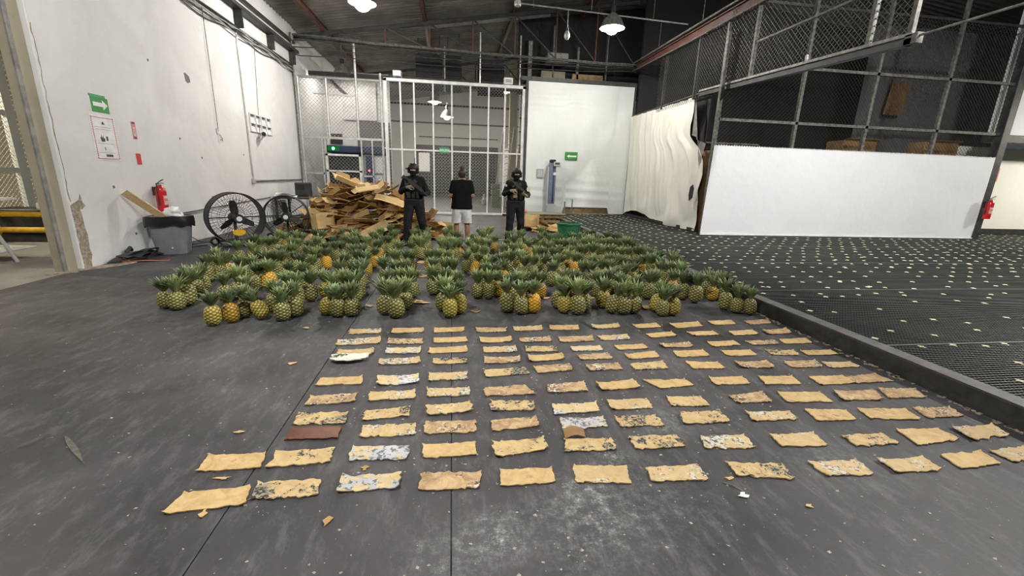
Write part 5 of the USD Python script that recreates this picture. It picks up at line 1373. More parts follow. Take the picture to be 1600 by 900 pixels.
card.protos = {}
G1 = 'flattened cartons piled in the tall heap'
layers = sorted({round(c[2], 3) for c in cells})
inlay = {}
for c in sorted(cells, key=lambda c: c[0]):
    inlay.setdefault(round(c[2], 3), []).append(c)
TONE = {'kraft': 'brown', 'kraft2': 'pale tan', 'kraft3': 'dark brown'}
ORD2 = ORD + [f'{n}th' for n in range(13, 21)] + ['21st', '22nd', '23rd', '24th', '25th', '26th']
for k, (x, y, z) in enumerate(cells):
    ly = layers.index(round(z, 3))
    pos = inlay[round(z, 3)].index((x, y, z))
    e = 0.08
    gx = (heap_h(x + e, y) - heap_h(x - e, y)) / (2 * e)
    gy = (heap_h(x, y + e) - heap_h(x, y - e)) / (2 * e)
    sx, sy = math.degrees(math.atan(gx)), math.degrees(math.atan(gy))
    am = 0.35 if z > 0.2 else 0.1
    rot = (np.clip(sy * am, -30, 30) + hq.normal(0, 13 if z > 0.15 else 4), np.clip(-sx * am, -26, 26) + hq.normal(0, 12 if z > 0.15 else 4), hq.uniform(-70, 70) + (180 if hq.random() < 0.5 else 0))
    sd = int(hq.integers(0, 1000))
    card(sd, f'{TONE[tone[sd % NP % 6]]} flattened carton, {ORD2[pos]} from left in the {ORD2[ly]} layer of the tall heap', (x, y, z + 0.03), rot, G1)
for (x, y, z, rx, ry, rz, sd, lb) in (
        (-2.95, 10.55, 0.42, 68, -8, 8, 3, 'large upright brown carton panel at the front left of the heap'),
        (-1.75, 10.35, 0.24, 34, -24, 22, 1, 'tan carton with print lying tilted at the front of the heap'),
        (-2.2, 10.3, 0.10, 12, 6, 12, 5, 'pale open carton at the foot of the heap front'),
        (-3.18, 10.62, 0.22, 58, 30, -25, 4, 'dark brown carton leaning at the left foot of the heap'),
        (-2.05, 11.1, 1.16, 14, -10, 20, 7, 'wide pale carton on the right of the heap top'),
        (-2.65, 11.3, 1.36, 24, 22, 35, 9, 'topmost crumpled carton of the tall heap'),
        (-1.45, 10.9, 0.86, 22, 16, -6, 13, 'bright pale carton sloping right below the heap top'),
        (-0.62, 10.7, 0.14, 10, 8, 14, 11, 'flat tan carton at the right end of the heap behind the man'),
        (-0.35, 10.6, 0.06, 4, 3, -18, 2, 'thin tan carton nearest the man at the heap end'),
        (-2.95, 10.2, 0.08, 8, -5, 40, 8, 'torn pale carton scrap at the left front of the heap')):
    card(sd, lb, (x, y, z), (rx, ry, rz), 'notable cartons of the tall heap')

# pallets and the small heap by the right guard
pt = thing('wooden_pallet', 'wooden pallet stack with a green board on top, by the white wall', 'pallet', (3.1, 15.3, 0), (0, 0, 4))
for lv in range(2):
    z0 = lv * 0.145
    for dy in (-0.45, 0, 0.45):
        obj('stringer', MB().rng_box((-0.75, dy - 0.05, z0 + 0.022), (0.75, dy + 0.05, z0 + 0.115)), M['pallet_wood'], pt)
    for k in range(7):
        x = -0.70 + k * 0.233
        obj('deck_board', MB().rng_box((x - 0.06, -0.5, z0 + 0.115), (x + 0.06, 0.5, z0 + 0.137), ch=0.003), M['pallet_wood'], pt)
    for dx in (-0.69, 0, 0.69):
        obj('bottom_board', MB().rng_box((dx - 0.06, -0.5, z0), (dx + 0.06, 0.5, z0 + 0.022)), M['pallet_wood'], pt)
obj('green_board', MB().rng_box((-0.85, -0.55, 0.29), (0.85, 0.55, 0.315), ch=0.004), M['green_ply'], pt, label='dull green board on top')
G2 = 'flattened cartons in the small heap'
for k, (x, y, z, rx, ry, rz, sd, lb) in enumerate((
        (2.35, 12.7, 0.30, 62, 0, -6, 3, 'upright open tan carton of the small heap by the right guard'),
        (2.30, 12.9, 0.06, 5, 0, 10, 0, 'carton under the upright one in the small heap'),
        (2.75, 12.6, 0.05, 4, 6, 30, 6, 'flat carton at the front of the small heap'),
        (3.0, 12.5, 0.06, 6, -7, 60, 2, 'rightmost flat carton of the small heap'),
        (2.85, 12.9, 0.12, 12, 10, 15, 7, 'tilted carton in the middle of the small heap'),
        (2.7, 13.0, 0.20, -12, 14, -35, 1, 'top carton of the small heap, behind the upright one'),
        (3.1, 12.8, 0.05, 3, 5, -20, 10, 'thin carton at the right back of the small heap'),
        (2.55, 12.45, 0.04, 3, -4, 75, 5, 'carton nearest the pineapples in the small heap'))):
    card(sd, lb, (x, y, z), (rx, ry, rz), G2)
gbk = thing('green_basket', 'green plastic basket standing behind the pineapples near the deck', 'basket', (3.05, 11.0, 0))
obj('basket_wall', MB().lathe([(0.26, 0.02), (0.31, 0.36), (0.33, 0.37), (0.33, 0.40), (0.30, 0.40), (0.25, 0.03), (0.0, 0.03), (0.0, 0.02)], 24), M['green_bag'], gbk, smooth=40)
obj('basket_rim', MB().lathe([(0.30, 0.395), (0.345, 0.395), (0.345, 0.42), (0.30, 0.42)], 24), M['green_bag'], gbk)
rg = thing('rag_heap', 'crumpled pink and white rag on the pallet by the right guard', 'rag', (2.55, 15.2, 0.325))
vv = trimesh.creation.icosphere(3, 0.09)
nn = meshkit.noise(vv.vertices * 16)[:, None]
obj('cloth', (vv.vertices * (0.8 + 0.6 * nn) * (1.2, 0.7, 0.75) + (0, 0, 0.045), vv.faces), M['pink_print'], rg, smooth=True)

# column scale with its display
sc = thing('column_scale', 'blue-grey column scale with display beside the white sheet wall', 'scale', (3.88, 16.9, 0))
obj('foot_plate', MB().rng_box((-0.25, -0.22, 0.0), (0.25, 0.22, 0.05), ch=0.01), M['light_grey'], sc)
obj('foot_box', MB().rng_box((-0.19, -0.13, 0.05), (0.2, 0.15, 0.55), ch=0.015), M['light_grey'], sc)
obj('column', MB().rng_box((-0.13, -0.06, 0.55), (0.14, 0.12, 2.12), ch=0.02), M['blue_grey'], sc)
obj('column_groove', MB().rng_box((0.02, -0.065, 0.58), (0.07, -0.058, 2.05)), M['navy'], sc)
obj('side_rail', MB().rng_box((-0.18, -0.02, 0.5), (-0.13, 0.08, 1.95)), M['light_grey'], sc)
obj('head', MB().rng_box((-0.12, -0.07, 2.12), (0.12, 0.13, 2.24), ch=0.03), M['black_gloss'], sc)
obj('display', MB().box((0.15, -0.1, 2.07), (0.26, 0.10, 0.17), rotm(-12, 0, 0), ch=0.012), M['light_grey'], sc)
obj('screen', MB().box((0.15, -0.155, 2.09), (0.18, 0.008, 0.07), rotm(-12, 0, 0)), M['black_gloss'], sc)
obj('data_plate', MB().rng_box((0.03, -0.066, 1.66), (0.15, -0.058, 1.76)), M['white'], sc)
for k, x in enumerate((4.42, 4.72)):
    t = thing('steel_stake', ['short dark stake at the foot of the sheet wall', 'thin tall stake at the foot of the sheet wall'][k], 'stake', (x, 16.75, 0.165 if x > 3.95 else 0))
    obj('stake', MB().tube([(0, 0, 0), (0, 0, 0.5 + 0.1 * k)], 0.03 - 0.008 * k, 8), M['blue_grey'], t)
    obj('stake_foot', MB().rng_box((-0.08, -0.06, 0.0), (0.08, 0.06, 0.012)), M['dark_steel'], t)

# ================================================================== FANS, BIN, EXTINGUISHERS, TABLE


def fan(label, loc, rz, R, depth, rings, spokes, badge):
    t = thing('drum_fan', label, 'fan', loc, (0, 0, rz))
    zc = R + 0.06
    A = rotm(90, 0, 0)                                        # lathe axis z becomes -y
    d2 = depth / 2
    obj('drum', MB().lathe([(R - 0.012, -d2), (R, -d2 - 0.012), (R + 0.012, -d2), (R, -d2 + 0.03), (R, d2 - 0.03), (R + 0.012, d2), (R, d2 + 0.012), (R - 0.012, d2), (R - 0.010, 0), (R - 0.012, -d2)], 56, (0, 0, zc), A), M['black'], t, smooth=40)
    for nm, yy in (('front_guard', -d2 - 0.01), ('rear_guard', d2 + 0.01)):
        g = MB()
        for k in range(rings):
            r = R * (0.20 + 0.8 * (k + 1) / rings)
            a = np.linspace(0, 2 * math.pi, 49)[:-1]
            bulge = -0.05 * (1 - (r / R) ** 2) * (1 if yy < 0 else -1)
            g.tube(np.stack([r * np.cos(a), np.full(48, yy + bulge), zc + r * np.sin(a)], 1), 0.0028 if k < rings - 1 else 0.006, 4, closed=True)
        for k in range(spokes):
            a = 2 * math.pi * k / spokes
            rr = np.linspace(0.13 * R / 0.5, R, 5)
            g.tube(np.stack([rr * math.cos(a), yy - 0.05 * (1 - (rr / R) ** 2) * (1 if yy < 0 else -1), zc + rr * math.sin(a)], 1), 0.003 if spokes > 12 else 0.007, 4)
        obj(nm, g, M['dark_steel'], t)
    obj('guard_hub', MB().lathe([(0, 0.0), (0.075, 0.0), (0.09, 0.012), (0.09, 0.03), (0, 0.03)], 20, (0, -d2 - 0.055, zc), A), M['black'], t)
    obj('hub_badge', MB().lathe([(0, 0.03), (0.05, 0.03), (0.05, 0.036), (0, 0.038)], 18, (0, -d2 - 0.055, zc), A), M['paper'], t)
    obj('motor', MB().lathe([(0, -0.14), (0.09, -0.14), (0.10, -0.12), (0.10, 0.06), (0.07, 0.09), (0.025, 0.1), (0.025, 0.16), (0, 0.16)], 20, (0, 0.06, zc), A), M['dark_steel'], t, smooth=40)
    for k in range(3):
        a = math.radians(95 + 120 * k)
        P = np.zeros((7, 6, 3))
        for i in range(7):
            for j in range(6):
                u, v = i / 6, j / 5 - 0.5
                r = 0.07 + (R * 0.70 - 0.07) * u
                w = 0.05 + 0.08 * math.sin(math.pi * min(1, 0.2 + 0.7 * u))
                an = a + v * w * 1.7 / max(r, 0.12) * 0.6
                P[i, j] = (r * math.cos(an), -0.02 + v * 0.10, zc + r * math.sin(an))
        obj('blade', MB().grid(P, np.array([0, 0.003, 0])), M['dark_steel'], t, smooth=60)
    br = MB().bar((0, d2 * 0.6, 0.1), (0, 0.1, zc - 0.08), 0.05, 0.03).bar((-R * 0.95, 0.1, zc), (R * 0.95, 0.1, zc), 0.03, 0.02)
    obj('motor_bracket', br, M['dark_steel'], t)
    obj('base_frame', MB().tube([(-R * 0.72, -d2, 0.05), (-R * 0.6, -d2 - 0.02, 0.035), (R * 0.6, -d2 - 0.02, 0.035), (R * 0.72, -d2, 0.05)], 0.018, 8).tube([(-R * 0.7, d2 + 0.1, 0.07), (R * 0.7, d2 + 0.1, 0.07)], 0.018, 8).tube([(-R * 0.6, -d2, 0.035), (-R * 0.6, d2 + 0.1, 0.07)], 0.016, 8).tube([(R * 0.6, -d2, 0.035), (R * 0.6, d2 + 0.1, 0.07)], 0.016, 8), M['black'], t)
    for s in (-1, 1):
        w = obj('wheel', MB().lathe([(0.02, -0.025), (0.075, -0.03), (0.085, -0.015), (0.085, 0.015), (0.075, 0.03), (0.02, 0.025)], 20, (s * (R * 0.74), d2 + 0.02 if badge else -d2, 0.085), rotm(90, 0, 0)), M['black_rubber'], t)
        obj('wheel_hub', MB().lathe([(0, 0.012), (0.04, 0.02), (0.045, 0.028), (0, 0.034)], 14, (s * (R * 0.74), d2 + 0.02 if badge else -d2, 0.085), rotm(90, 0, 0)), M['light_grey'], w)
    if badge:
        q = MB().lathe([(0, 0), (0.12, 0.0), (0.12, 0.006), (0, 0.008)], 20, (0, 0, 0), A)
        v, f = q.mesh()
        obj('yellow_badge', (v * (0.95, 1, 0.55) + (-0.02, -d2 - 0.045, zc - 0.27), f), M['yellow'], t)
    return t


fan('large black drum fan with yellow badge, nearer the bin', (-4.38, 9.45, 0), 38, 0.50, 0.36, 3, 44, True)
fan('smaller black drum fan standing behind the large one', (-3.72, 10.35, 0), 14, 0.46, 0.26, 7, 10, False)

bn = thing('trash_bin', 'grey plastic trash bin lined with a black bag by the left wall', 'bin', (-5.06, 8.52, 0), (0, 0, 12))


def rr_ring(w, d, z, n=40, p=4.0):
    t = np.linspace(0, 2 * math.pi, n + 1)[:-1]
    c, s = np.cos(t), np.sin(t)
    return np.stack([w * np.sign(c) * np.abs(c) ** (2 / p), d * np.sign(s) * np.abs(s) ** (2 / p), np.full(n, z)], 1)


def loft(rings, cap0=True, cap1=True):
    n = len(rings[0])
    v = np.vstack(rings)
    f = []
    for i in range(len(rings) - 1):
        for k in range(n):
            l = (k + 1) % n
            f += [[i * n + k, i * n + l, (i + 1) * n + l], [i * n + k, (i + 1) * n + l, (i + 1) * n + k]]
    if cap0:
        f += [[0, k + 1, k] for k in range(1, n - 1)]
    if cap1:
        o = (len(rings) - 1) * n
        f += [[o, o + k, o + k + 1] for k in range(1, n - 1)]
    return v, np.array(f)


obj('bin_body', loft([rr_ring(0.225, 0.20, 0.0), rr_ring(0.235, 0.21, 0.02), rr_ring(0.30, 0.27, 0.58), rr_ring(0.315, 0.285, 0.60), rr_ring(0.315, 0.285, 0.66)]), M['bin_grey'], bn, smooth=40)
bg = []
for z, e in ((0.50, 0.022), (0.56, 0.028), (0.62, 0.026), (0.675, 0.02), (0.68, -0.02), (0.60, -0.05)):
    r = rr_ring(0.312 + e, 0.282 + e, z)
    r[:, 2] += 0.035 * (meshkit.noise(np.stack([r[:, 0] * 7, r[:, 1] * 7, np.full(len(r), 1.0)], 1)) - 0.5) * (2.6 if z < 0.55 else 1)
    r[:, :2] *= (1 + 0.02 * (meshkit.noise(r * 18) - 0.5))[:, None]
    bg.append(r)
obj('liner_bag', loft(bg, False, True), M['bag'], bn, smooth=50)
obj('bin_label', MB().rng_box((-0.03, -0.262, 0.55), (0.06, -0.25, 0.575)), M['green_ply'], bn)
obj('bin_spot', MB().lathe([(0, 0), (0.014, 0), (0, 0.006)], 10, (0.05, -0.225, 0.12), rotm(90, 0, 0)), M['paper'], bn)
rb = thing('white_rubbish', 'crumpled white wrapper on top of the bin', 'wrapper', (-5.0, 8.5, 0.62))
vv = trimesh.creation.icosphere(3, 0.11)
obj('wrapper', (vv.vertices * (0.75 + 0.7 * meshkit.noise(vv.vertices * 22)[:, None]) * (1.3, 0.9, 0.9) + (0.0, 0.02, 0.10), vv.faces), M['paper'], rb, smooth=30)
pk = thing('wood_plank', 'pale wood plank leaning out of the bin against the wall', 'plank')
a, b = np.array((-5.36, 7.99, 1.10)), np.array((-4.97, 8.52, 0.50))
obj('plank', MB().bar(a, b, 0.022, 0.13, up=(1, 0.2, 0.3)), M['wood'], pk)


def extinguisher(label, loc, rz, s=1.0):
    t = thing('fire_extinguisher', label, 'fire extinguisher', loc, (0, 0, rz), scale=s)
    obj('cylinder', MB().lathe([(0, 0), (0.07, 0.0), (0.08, 0.012), (0.08, 0.36), (0.072, 0.41), (0.045, 0.45), (0.028, 0.46), (0.028, 0.475), (0, 0.475)], 24), M['red'], t, smooth=50)
    lb = obj('label', MB().grid(np.array([[(0.0815 * math.sin(a), -0.0815 * math.cos(a), z) for z in (0.13, 0.30)] for a in np.linspace(-0.75, 0.75, 9)])), M['pink_print'], t)
    ln = MB()
    for z in (0.15, 0.18, 0.25, 0.27):
        ln.grid(np.array([[(0.083 * math.sin(a), -0.083 * math.cos(a), zz) for zz in (z, z + 0.012)] for a in np.linspace(-0.6, 0.6, 7)]))
    obj('label_lines', ln, M['paper'], lb)
    obj('valve', MB().lathe([(0, 0.475), (0.024, 0.475), (0.024, 0.52), (0.012, 0.53), (0, 0.53)], 12), M['galv'], t)
    obj('handle', MB().bar((0.0, 0.0, 0.53), (0.10, -0.01, 0.565), 0.022, 0.008).bar((0.0, 0.0, 0.515), (0.09, -0.01, 0.50), 0.02, 0.008), M['black'], t)
    obj('hose', MB().tube([(-0.02, 0, 0.51), (-0.09, -0.01, 0.50), (-0.105, -0.01, 0.40), (-0.10, -0.01, 0.22), (-0.095, -0.01, 0.12)], [0.012, 0.012, 0.012, 0.013, 0.018], 8), M['black_rubber'], t)
    obj('wall_bracket', MB().rng_box((-0.03, 0.075, 0.30), (0.03, 0.11, 0.44)), M['dark_steel'], t)
    return t


extinguisher('red fire extinguisher on the left wall above the bin', (XL + 0.117, 8.86, 0.70), 90, 1.05)
extinguisher('red fire extinguisher on the dark post at far right', (15.72, YP - 0.1 - 0.1265, 0.78), 0, 1.15)

tb = thing('side_table', 'dark worktable in the corner behind the smaller fan', 'table', (-4.87, 14.6, 0))
obj('table_top', MB().rng_box((-0.5, -0.6, 0.68), (0.62, 0.6, 0.73), ch=0.006), M['dark_steel'], tb)
for x in (-0.45, 0.57):
    for y in (-0.54, 0.54):
        obj('leg', MB().rng_box((x - 0.03, y - 0.03, 0), (x + 0.03, y + 0.03, 0.68)), M['dark_steel'], tb)
pp = thing('paper_stack', 'loose white papers draped over the corner table', 'papers', (-5.05, 14.12, 0.735))
obj('sheet', MB().grid(np.array([[(-0.32 + 0.62 * u, -0.12 + 0.34 * v - (0.05 * u), 0.02 + 0.03 * math.sin(4 * u + 3 * v) - 0.3 * max(0, u - 0.75) * (1 - v)) for v in np.linspace(0, 1, 7)] for u in np.linspace(0, 1, 10)]), np.array([0, 0, 0.004])), M['paper'], pp, smooth=40)
obj('sheet', MB().grid(np.array([[(-0.22 + 0.40 * u, -0.20 + 0.26 * v, 0.07 + 0.05 * math.sin(3 * v + 2 * u)) for v in np.linspace(0, 1, 6)] for u in np.linspace(0, 1, 8)]), np.array([0, 0, 0.004])), M['paper'], pp, smooth=40)
tl = thing('table_machine', 'dark boxy device standing on the corner table', 'device', (-4.75, 14.85, 0.735))
obj('case', MB().rng_box((-0.2, -0.18, 0), (0.22, 0.18, 0.42), ch=0.02), M['dark_steel'], tl)
obj('screen', MB().rng_box((-0.14, -0.186, 0.2), (0.1, -0.179, 0.36)), M['black_gloss'], tl)

# odds and ends at the foot of the left wall
rbm = thing('rubber_strip', 'crumpled black rubber strips at the foot of the left wall', 'rubber')
for k in range(4):
    y0 = 7.35 + 0.1 * k
    p = np.array([[-5.36 + 0.04 * k + 0.03 * math.sin(3 * t + k), y0 + t * 0.75, 0.04 + 0.09 * abs(math.sin(3 * t + k * 1.3))] for t in np.linspace(0, 1, 9)])
    obj('strip', MB().grid(np.stack([p, p + (0.15, 0.02, 0.02 - 0.05 * (k % 2))], 1), np.array([0, 0, 0.008])), M['black_rubber'], rbm, smooth=60)
obj('strip', MB().tube([(-5.38, 7.78, 0.03), (-5.36, 7.8, 0.14), (-5.34, 7.86, 0.2), (-5.37, 7.92, 0.15)], 0.03, 8), M['black_rubber'], rbm)
os_ = thing('orange_strip', 'flat orange-brown strip on the floor before the bin', 'strip')
a, b = ground(196, 411), ground(264, 407)
obj('strip', MB().grid(np.array([[tuple(a * (1 - t) + b * t + np.array((0, w, 0.012 + 0.01 * math.sin(5 * t)))) for w in (-0.03, 0.04)] for t in np.linspace(0, 1, 8)]), np.array([0, 0, 0.006])), M['orange'], os_, smooth=60)
obj('orange_end', MB().box(a + (0.0, 0.02, 0.035), (0.10, 0.08, 0.04), rotm(10, 14, 30), ch=0.01), M['orange'], os_)
for k, (y0, y1) in enumerate(((8.9, 9.3), (9.35, 10.2))):
    run('floor_cable', ['black cable along the wall foot behind the bin', 'black cable on the floor behind the large fan'][k], 'cable', [(-5.3, y0, 0.02), (-5.15, (y0 + y1) / 2, 0.02), (-4.9 + 0.1 * k, y1, 0.02)], 0.014, M['cable'], seed=60 + k, wob=0.03)
run('wall_cable', 'sagging cable from the wall down to the large fan', 'cable', [(XL + 0.02, 9.0, 0.62), (XL + 0.02, 10.9, 0.66), (XL + 0.02, 14.0, 0.72)], 0.012, M['cable'], seed=70, wob=0.02)
run('fan_cord', 'thin cord hanging from the bin side wall to the floor', 'cable', [(XL + 0.02, 9.05, 0.62), (-5.25, 9.2, 0.25), (-5.05, 9.45, 0.02), (-4.8, 9.6, 0.02)], 0.008, M['cable'], seed=71, wob=0.02)

# side room on the left: fence, pallet truck, white stand
sf = thing('side_room_fence', 'galvanised wire fence of the side room on the left', 'fence')
XF = -9.6
for y in (7.2, 9.35, 11.35, 13.3):
    obj('post', MB().rng_box((XF - 0.05, y - 0.10, 0), (XF + 0.05, y + 0.10, 4.2)), M['light_grey'], sf)
for z in (1.35, 2.55):
    obj('rail', MB().rng_box((XF - 0.035, 6.0, z - 0.05), (XF + 0.035, 16.0, z + 0.05)), M['light_grey'], sf)
obj('wire_mesh', chain((XF, 6.0, 0.1), (0, 1, 0), (0, 0, 1), 9.5, 4.0, 0.10, 0.006), M['wire'], sf, kind='stuff')
pj = thing('pallet_truck', 'yellow steel forks and rails on the floor of the side room', 'pallet truck')
for z, r, y in ((0.52, 0.055, 9.75), (0.24, 0.055, 9.55)):
    obj('yellow_rail', MB().tube([(-9.4, y, z), (-6.9, y + 0.1, z)], r, 10), M['yellow'], pj)
obj('rail_post', MB().rng_box((-9.05, 9.55, 0.0), (-8.95, 9.85, 0.52)), M['yellow'], pj)
obj('rail_post', MB().rng_box((-7.15, 9.55, 0.0), (-7.05, 9.85, 0.52)), M['yellow'], pj)
obj('dark_load', MB().rng_box((-9.3, 9.95, 0.1), (-6.8, 10.6, 0.60), ch=0.02), M['dark_steel'], pj)
obj('white_load', MB().rng_box((-8.3, 9.90, 0.602), (-6.8, 10.5, 0.74), ch=0.02), M['white'], pj)
obj('bottom_skid', MB().rng_box((-9.3, 9.6, 0.0), (-6.8, 10.6, 0.09), ch=0.01), M['dark_steel'], pj)
st = thing('white_stand', 'white metal stand cut off by the left edge', 'stand', (-6.77, 7.57, 0))
obj('leg', MB().tube([(0, 0, 0), (-0.42, 0.05, 0.93)], 0.025, 8), M['light_grey'], st)
obj('leg', MB().tube([(-1.0, 0.4, 0), (-0.6, 0.35, 0.93)], 0.025, 8), M['light_grey'], st)
obj('top_plate', MB().rng_box((-0.95, -0.1, 0.93), (-0.22, 0.5, 0.97), ch=0.008), M['white_steel'], st)
obj('foot_plate', MB().rng_box((-1.0, -0.1, 0.16), (-0.10, 0.5, 0.19), ch=0.008), M['white_steel'], st)
# ================================================================== PEOPLE
M['skin'] = mat('skin_brown', (0.26, 0.13, 0.08), (0.30, 0.155, 0.10), 9.0, 0.55)
M['skin_light'] = mat('skin_tan', (0.38, 0.21, 0.14), None, rough=0.55)
M['hair'] = mat('hair_dark_red', (0.022, 0.011, 0.008), (0.042, 0.021, 0.015), 60.0, 0.5, bump=0.5, bscale=120)
M['uniform'] = mat('dark_uniform', (0.006, 0.0065, 0.007), (0.011, 0.012, 0.013), 14.0, 0.85, bump=0.5, bscale=30, spec=0.2)
M['trousers'] = mat('dark_trousers', (0.010, 0.0115, 0.0125), (0.020, 0.022, 0.0235), 10.0, 0.85, bump=0.6, bscale=24, spec=0.2)
M['tee'] = mat('black_tee', (0.004, 0.004, 0.0045), (0.007, 0.007, 0.008), 8.0, 0.9, spec=0.15, bump=0.5, bscale=18)
M['shorts'] = mat('pale_shorts', (0.50, 0.51, 0.51), (0.62, 0.63, 0.63), 9.0, 0.85, bump=0.6, bscale=20)
M['tan_glove'] = mat('tan_glove', (0.24, 0.18, 0.10), (0.30, 0.23, 0.14), 30.0, 0.7)
M['gun'] = mat('gun_metal', (0.03, 0.03, 0.032), (0.02, 0.02, 0.02), 20.0, 0.38)
M['boot'] = mat('boot_black', (0.012, 0.012, 0.012), None, rough=0.45)
M['shoe'] = mat('grey_trainer', (0.42, 0.40, 0.38), (0.16, 0.15, 0.15), 16.0, 0.6)
M['eye_white'] = mat('eye_white', (0.7, 0.68, 0.65), None, rough=0.2)


def sph(c, r, n=20):
    return m3.Manifold.sphere(r, n).translate([float(x) for x in c])


def blob(bones, edge=0.02, smooth=10, cut=()):
    """One continuous surface: each bone is the hull of its spheres [(centre, radius), ...]."""
    parts = [m3.Manifold.batch_hull([sph(c, r) for c, r in b]) for b in bones]
    m = m3.Manifold.batch_boolean(parts, m3.OpType.Add)
    for c in cut:
        m = m - c
    m = m.refine_to_length(edge)
    k = m.to_mesh()
    t = trimesh.Trimesh(k.vert_properties[:, :3], k.tri_verts, process=True)
    trimesh.smoothing.filter_taubin(t, lamb=0.5, nu=0.53, iterations=smooth)
    return t


def V3(*a):
    return np.array(a, float)


def hand(wrist, aim, palm, curl=0.9, side=1, s=1.0):
    """Bones of a hand: palm, four unequal fingers that curl towards the palm side, and a thumb from the side of the palm."""
    aim = aim / np.linalg.norm(aim)
    palm = palm - aim * (palm @ aim)
    palm /= np.linalg.norm(palm)
    lat = np.cross(aim, palm) * side
    k0 = [wrist + aim * 0.085 * s + lat * o * s for o in (-0.030, -0.010, 0.010, 0.029)]
    bones = [[(wrist, 0.027 * s), (k0[0], 0.015 * s), (k0[3], 0.014 * s), (wrist + aim * 0.045 * s + lat * 0.02, 0.02 * s)]]
    for k, L in enumerate((0.070, 0.080, 0.075, 0.058)):
        p, a = k0[k], 0.25
        for seg, r in zip((0.44, 0.31, 0.25), (0.0092, 0.0086, 0.008)):
            a += curl * 0.72
            q = p + (aim * math.cos(a) + palm * math.sin(a)) * L * seg * s * 1.15
            bones.append([(p, r * s), (q, r * 0.93 * s)])
            p = q
    t0 = wrist + aim * 0.03 * s - lat * 0.022 * s + palm * 0.006
    t1 = t0 + (aim * 0.55 - lat * 0.62 + palm * 0.5) * 0.042 * s
    t2 = t1 + (aim * 0.75 - lat * 0.05 + palm * 0.6) * 0.036 * s
    bones += [[(t0, 0.015 * s), (t1, 0.0115 * s)], [(t1, 0.0115 * s), (t2, 0.009 * s)]]
    return bones


def head_bones(c, tilt=0.0):
    """Skull, jaw, brow, nose, cheeks, ears and neck of a head centred at c, facing -y."""
    def P(x, y, z):
        cy, sy = math.cos(tilt), math.sin(tilt)
        return c + V3(x, y * cy + z * sy, -y * sy + z * cy)
    B = [[(P(0, 0.022, 0.022), 0.087), (P(0, -0.018, 0.028), 0.078)],
         [(P(0, -0.018, 0.02), 0.076), (P(-0.022, -0.052, -0.082), 0.026), (P(0.022, -0.052, -0.082), 0.026), (P(0, -0.068, -0.088), 0.020), (P(-0.05, 0.0, -0.045), 0.028), (P(0.05, 0.0, -0.045), 0.028)],
         [(P(-0.032, -0.078, 0.022), 0.014), (P(0.032, -0.078, 0.022), 0.014)],
         [(P(0, -0.088, 0.008), 0.009), (P(0, -0.108, -0.026), 0.012), (P(-0.011, -0.092, -0.032), 0.009), (P(0.011, -0.092, -0.032), 0.009)],
         [(P(-0.018, -0.083, -0.057), 0.008), (P(0.018, -0.083, -0.057), 0.008), (P(0, -0.088, -0.060), 0.009)]]
    for s in (-1, 1):
        B.append([(P(s * 0.083, 0.012, 0.012), 0.012), (P(s * 0.087, 0.018, -0.022), 0.009), (P(s * 0.082, 0.002, -0.012), 0.009)])
    return B, P


def build_person(label, loc, rz, pose, armed):
    t = thing('person', label, 'person', loc, (0, 0, rz))
    hips, kn, an = pose['hip'], pose['knee'], pose['ankle']
    sh, el, wr = pose['shoulder'], pose['elbow'], pose['wrist']
    neck, hc = pose['neck'], pose['head']
    hb, P = head_bones(hc, pose.get('tilt', 0.0))
    bones = list(hb)
    bones += [[(neck, 0.054), (hc + V3(0, 0.02, -0.07), 0.05)], [(neck, 0.056), (sh[0] + V3(0.05, 0, 0.0), 0.045), (sh[1] - V3(0.05, 0, 0.0), 0.045)]]
    bones += [[(sh[0], 0.062), (sh[1], 0.062), (V3(-0.09, 0, 1.24), 0.10), (V3(0.09, 0, 1.24), 0.10)], [(V3(-0.09, 0, 1.24), 0.10), (V3(0.09, 0, 1.24), 0.10), (V3(-0.08, 0, 1.08), 0.092), (V3(0.08, 0, 1.08), 0.092)],
              [(V3(-0.08, 0, 1.08), 0.092), (V3(0.08, 0, 1.08), 0.092), (hips[0], 0.098), (hips[1], 0.098)]]
    for s in range(2):
        bones += [[(hips[s], 0.092), (kn[s], 0.056)], [(kn[s], 0.056), (kn[s] * 0.66 + an[s] * 0.34 + V3(0, 0.014, 0), 0.056)], [(kn[s] * 0.66 + an[s] * 0.34 + V3(0, 0.014, 0), 0.056), (an[s], 0.038)],
                  [(an[s], 0.038), (an[s] + V3(0, 0.035, -0.05), 0.033), (an[s] + pose['toe'][s], 0.028)]]
        bones += [[(sh[s], 0.058), (el[s], 0.042)], [(el[s], 0.042), (wr[s], 0.028)]]
    body = blob(bones, 0.018, 8)
    gl = []
    for s in range(2):
        gl += hand(wr[s], pose['aim'][s], pose['palm'][s], pose.get('curl', 0.9), 1 if s == 0 else -1)
    if not armed:
        hnd = blob(bones + gl, 0.012, 6)
        obj('body', (hnd.vertices, hnd.faces), M['skin'], t, smooth=60)
    else:
        obj('body', (body.vertices, body.faces), M['skin_light'], t, smooth=60)
        for s in range(2):
            h = blob(hand(wr[s], pose['aim'][s], pose['palm'][s], pose.get('curl', 0.9), 1 if s == 0 else -1, 1.12) + [[(wr[s], 0.034), (wr[s] * 0.8 + el[s] * 0.2, 0.038)]], 0.008, 5)
            obj('glove', (h.vertices, h.faces), M[pose['glove'][s]], t, smooth=60)
    for s in (-1, 1):
        e = trimesh.creation.icosphere(2, 0.0125)
        obj('eye', (e.vertices + P(s * 0.031, -0.074, 0.004), e.faces), M['eye_white'], t, smooth=True)
    return t, P


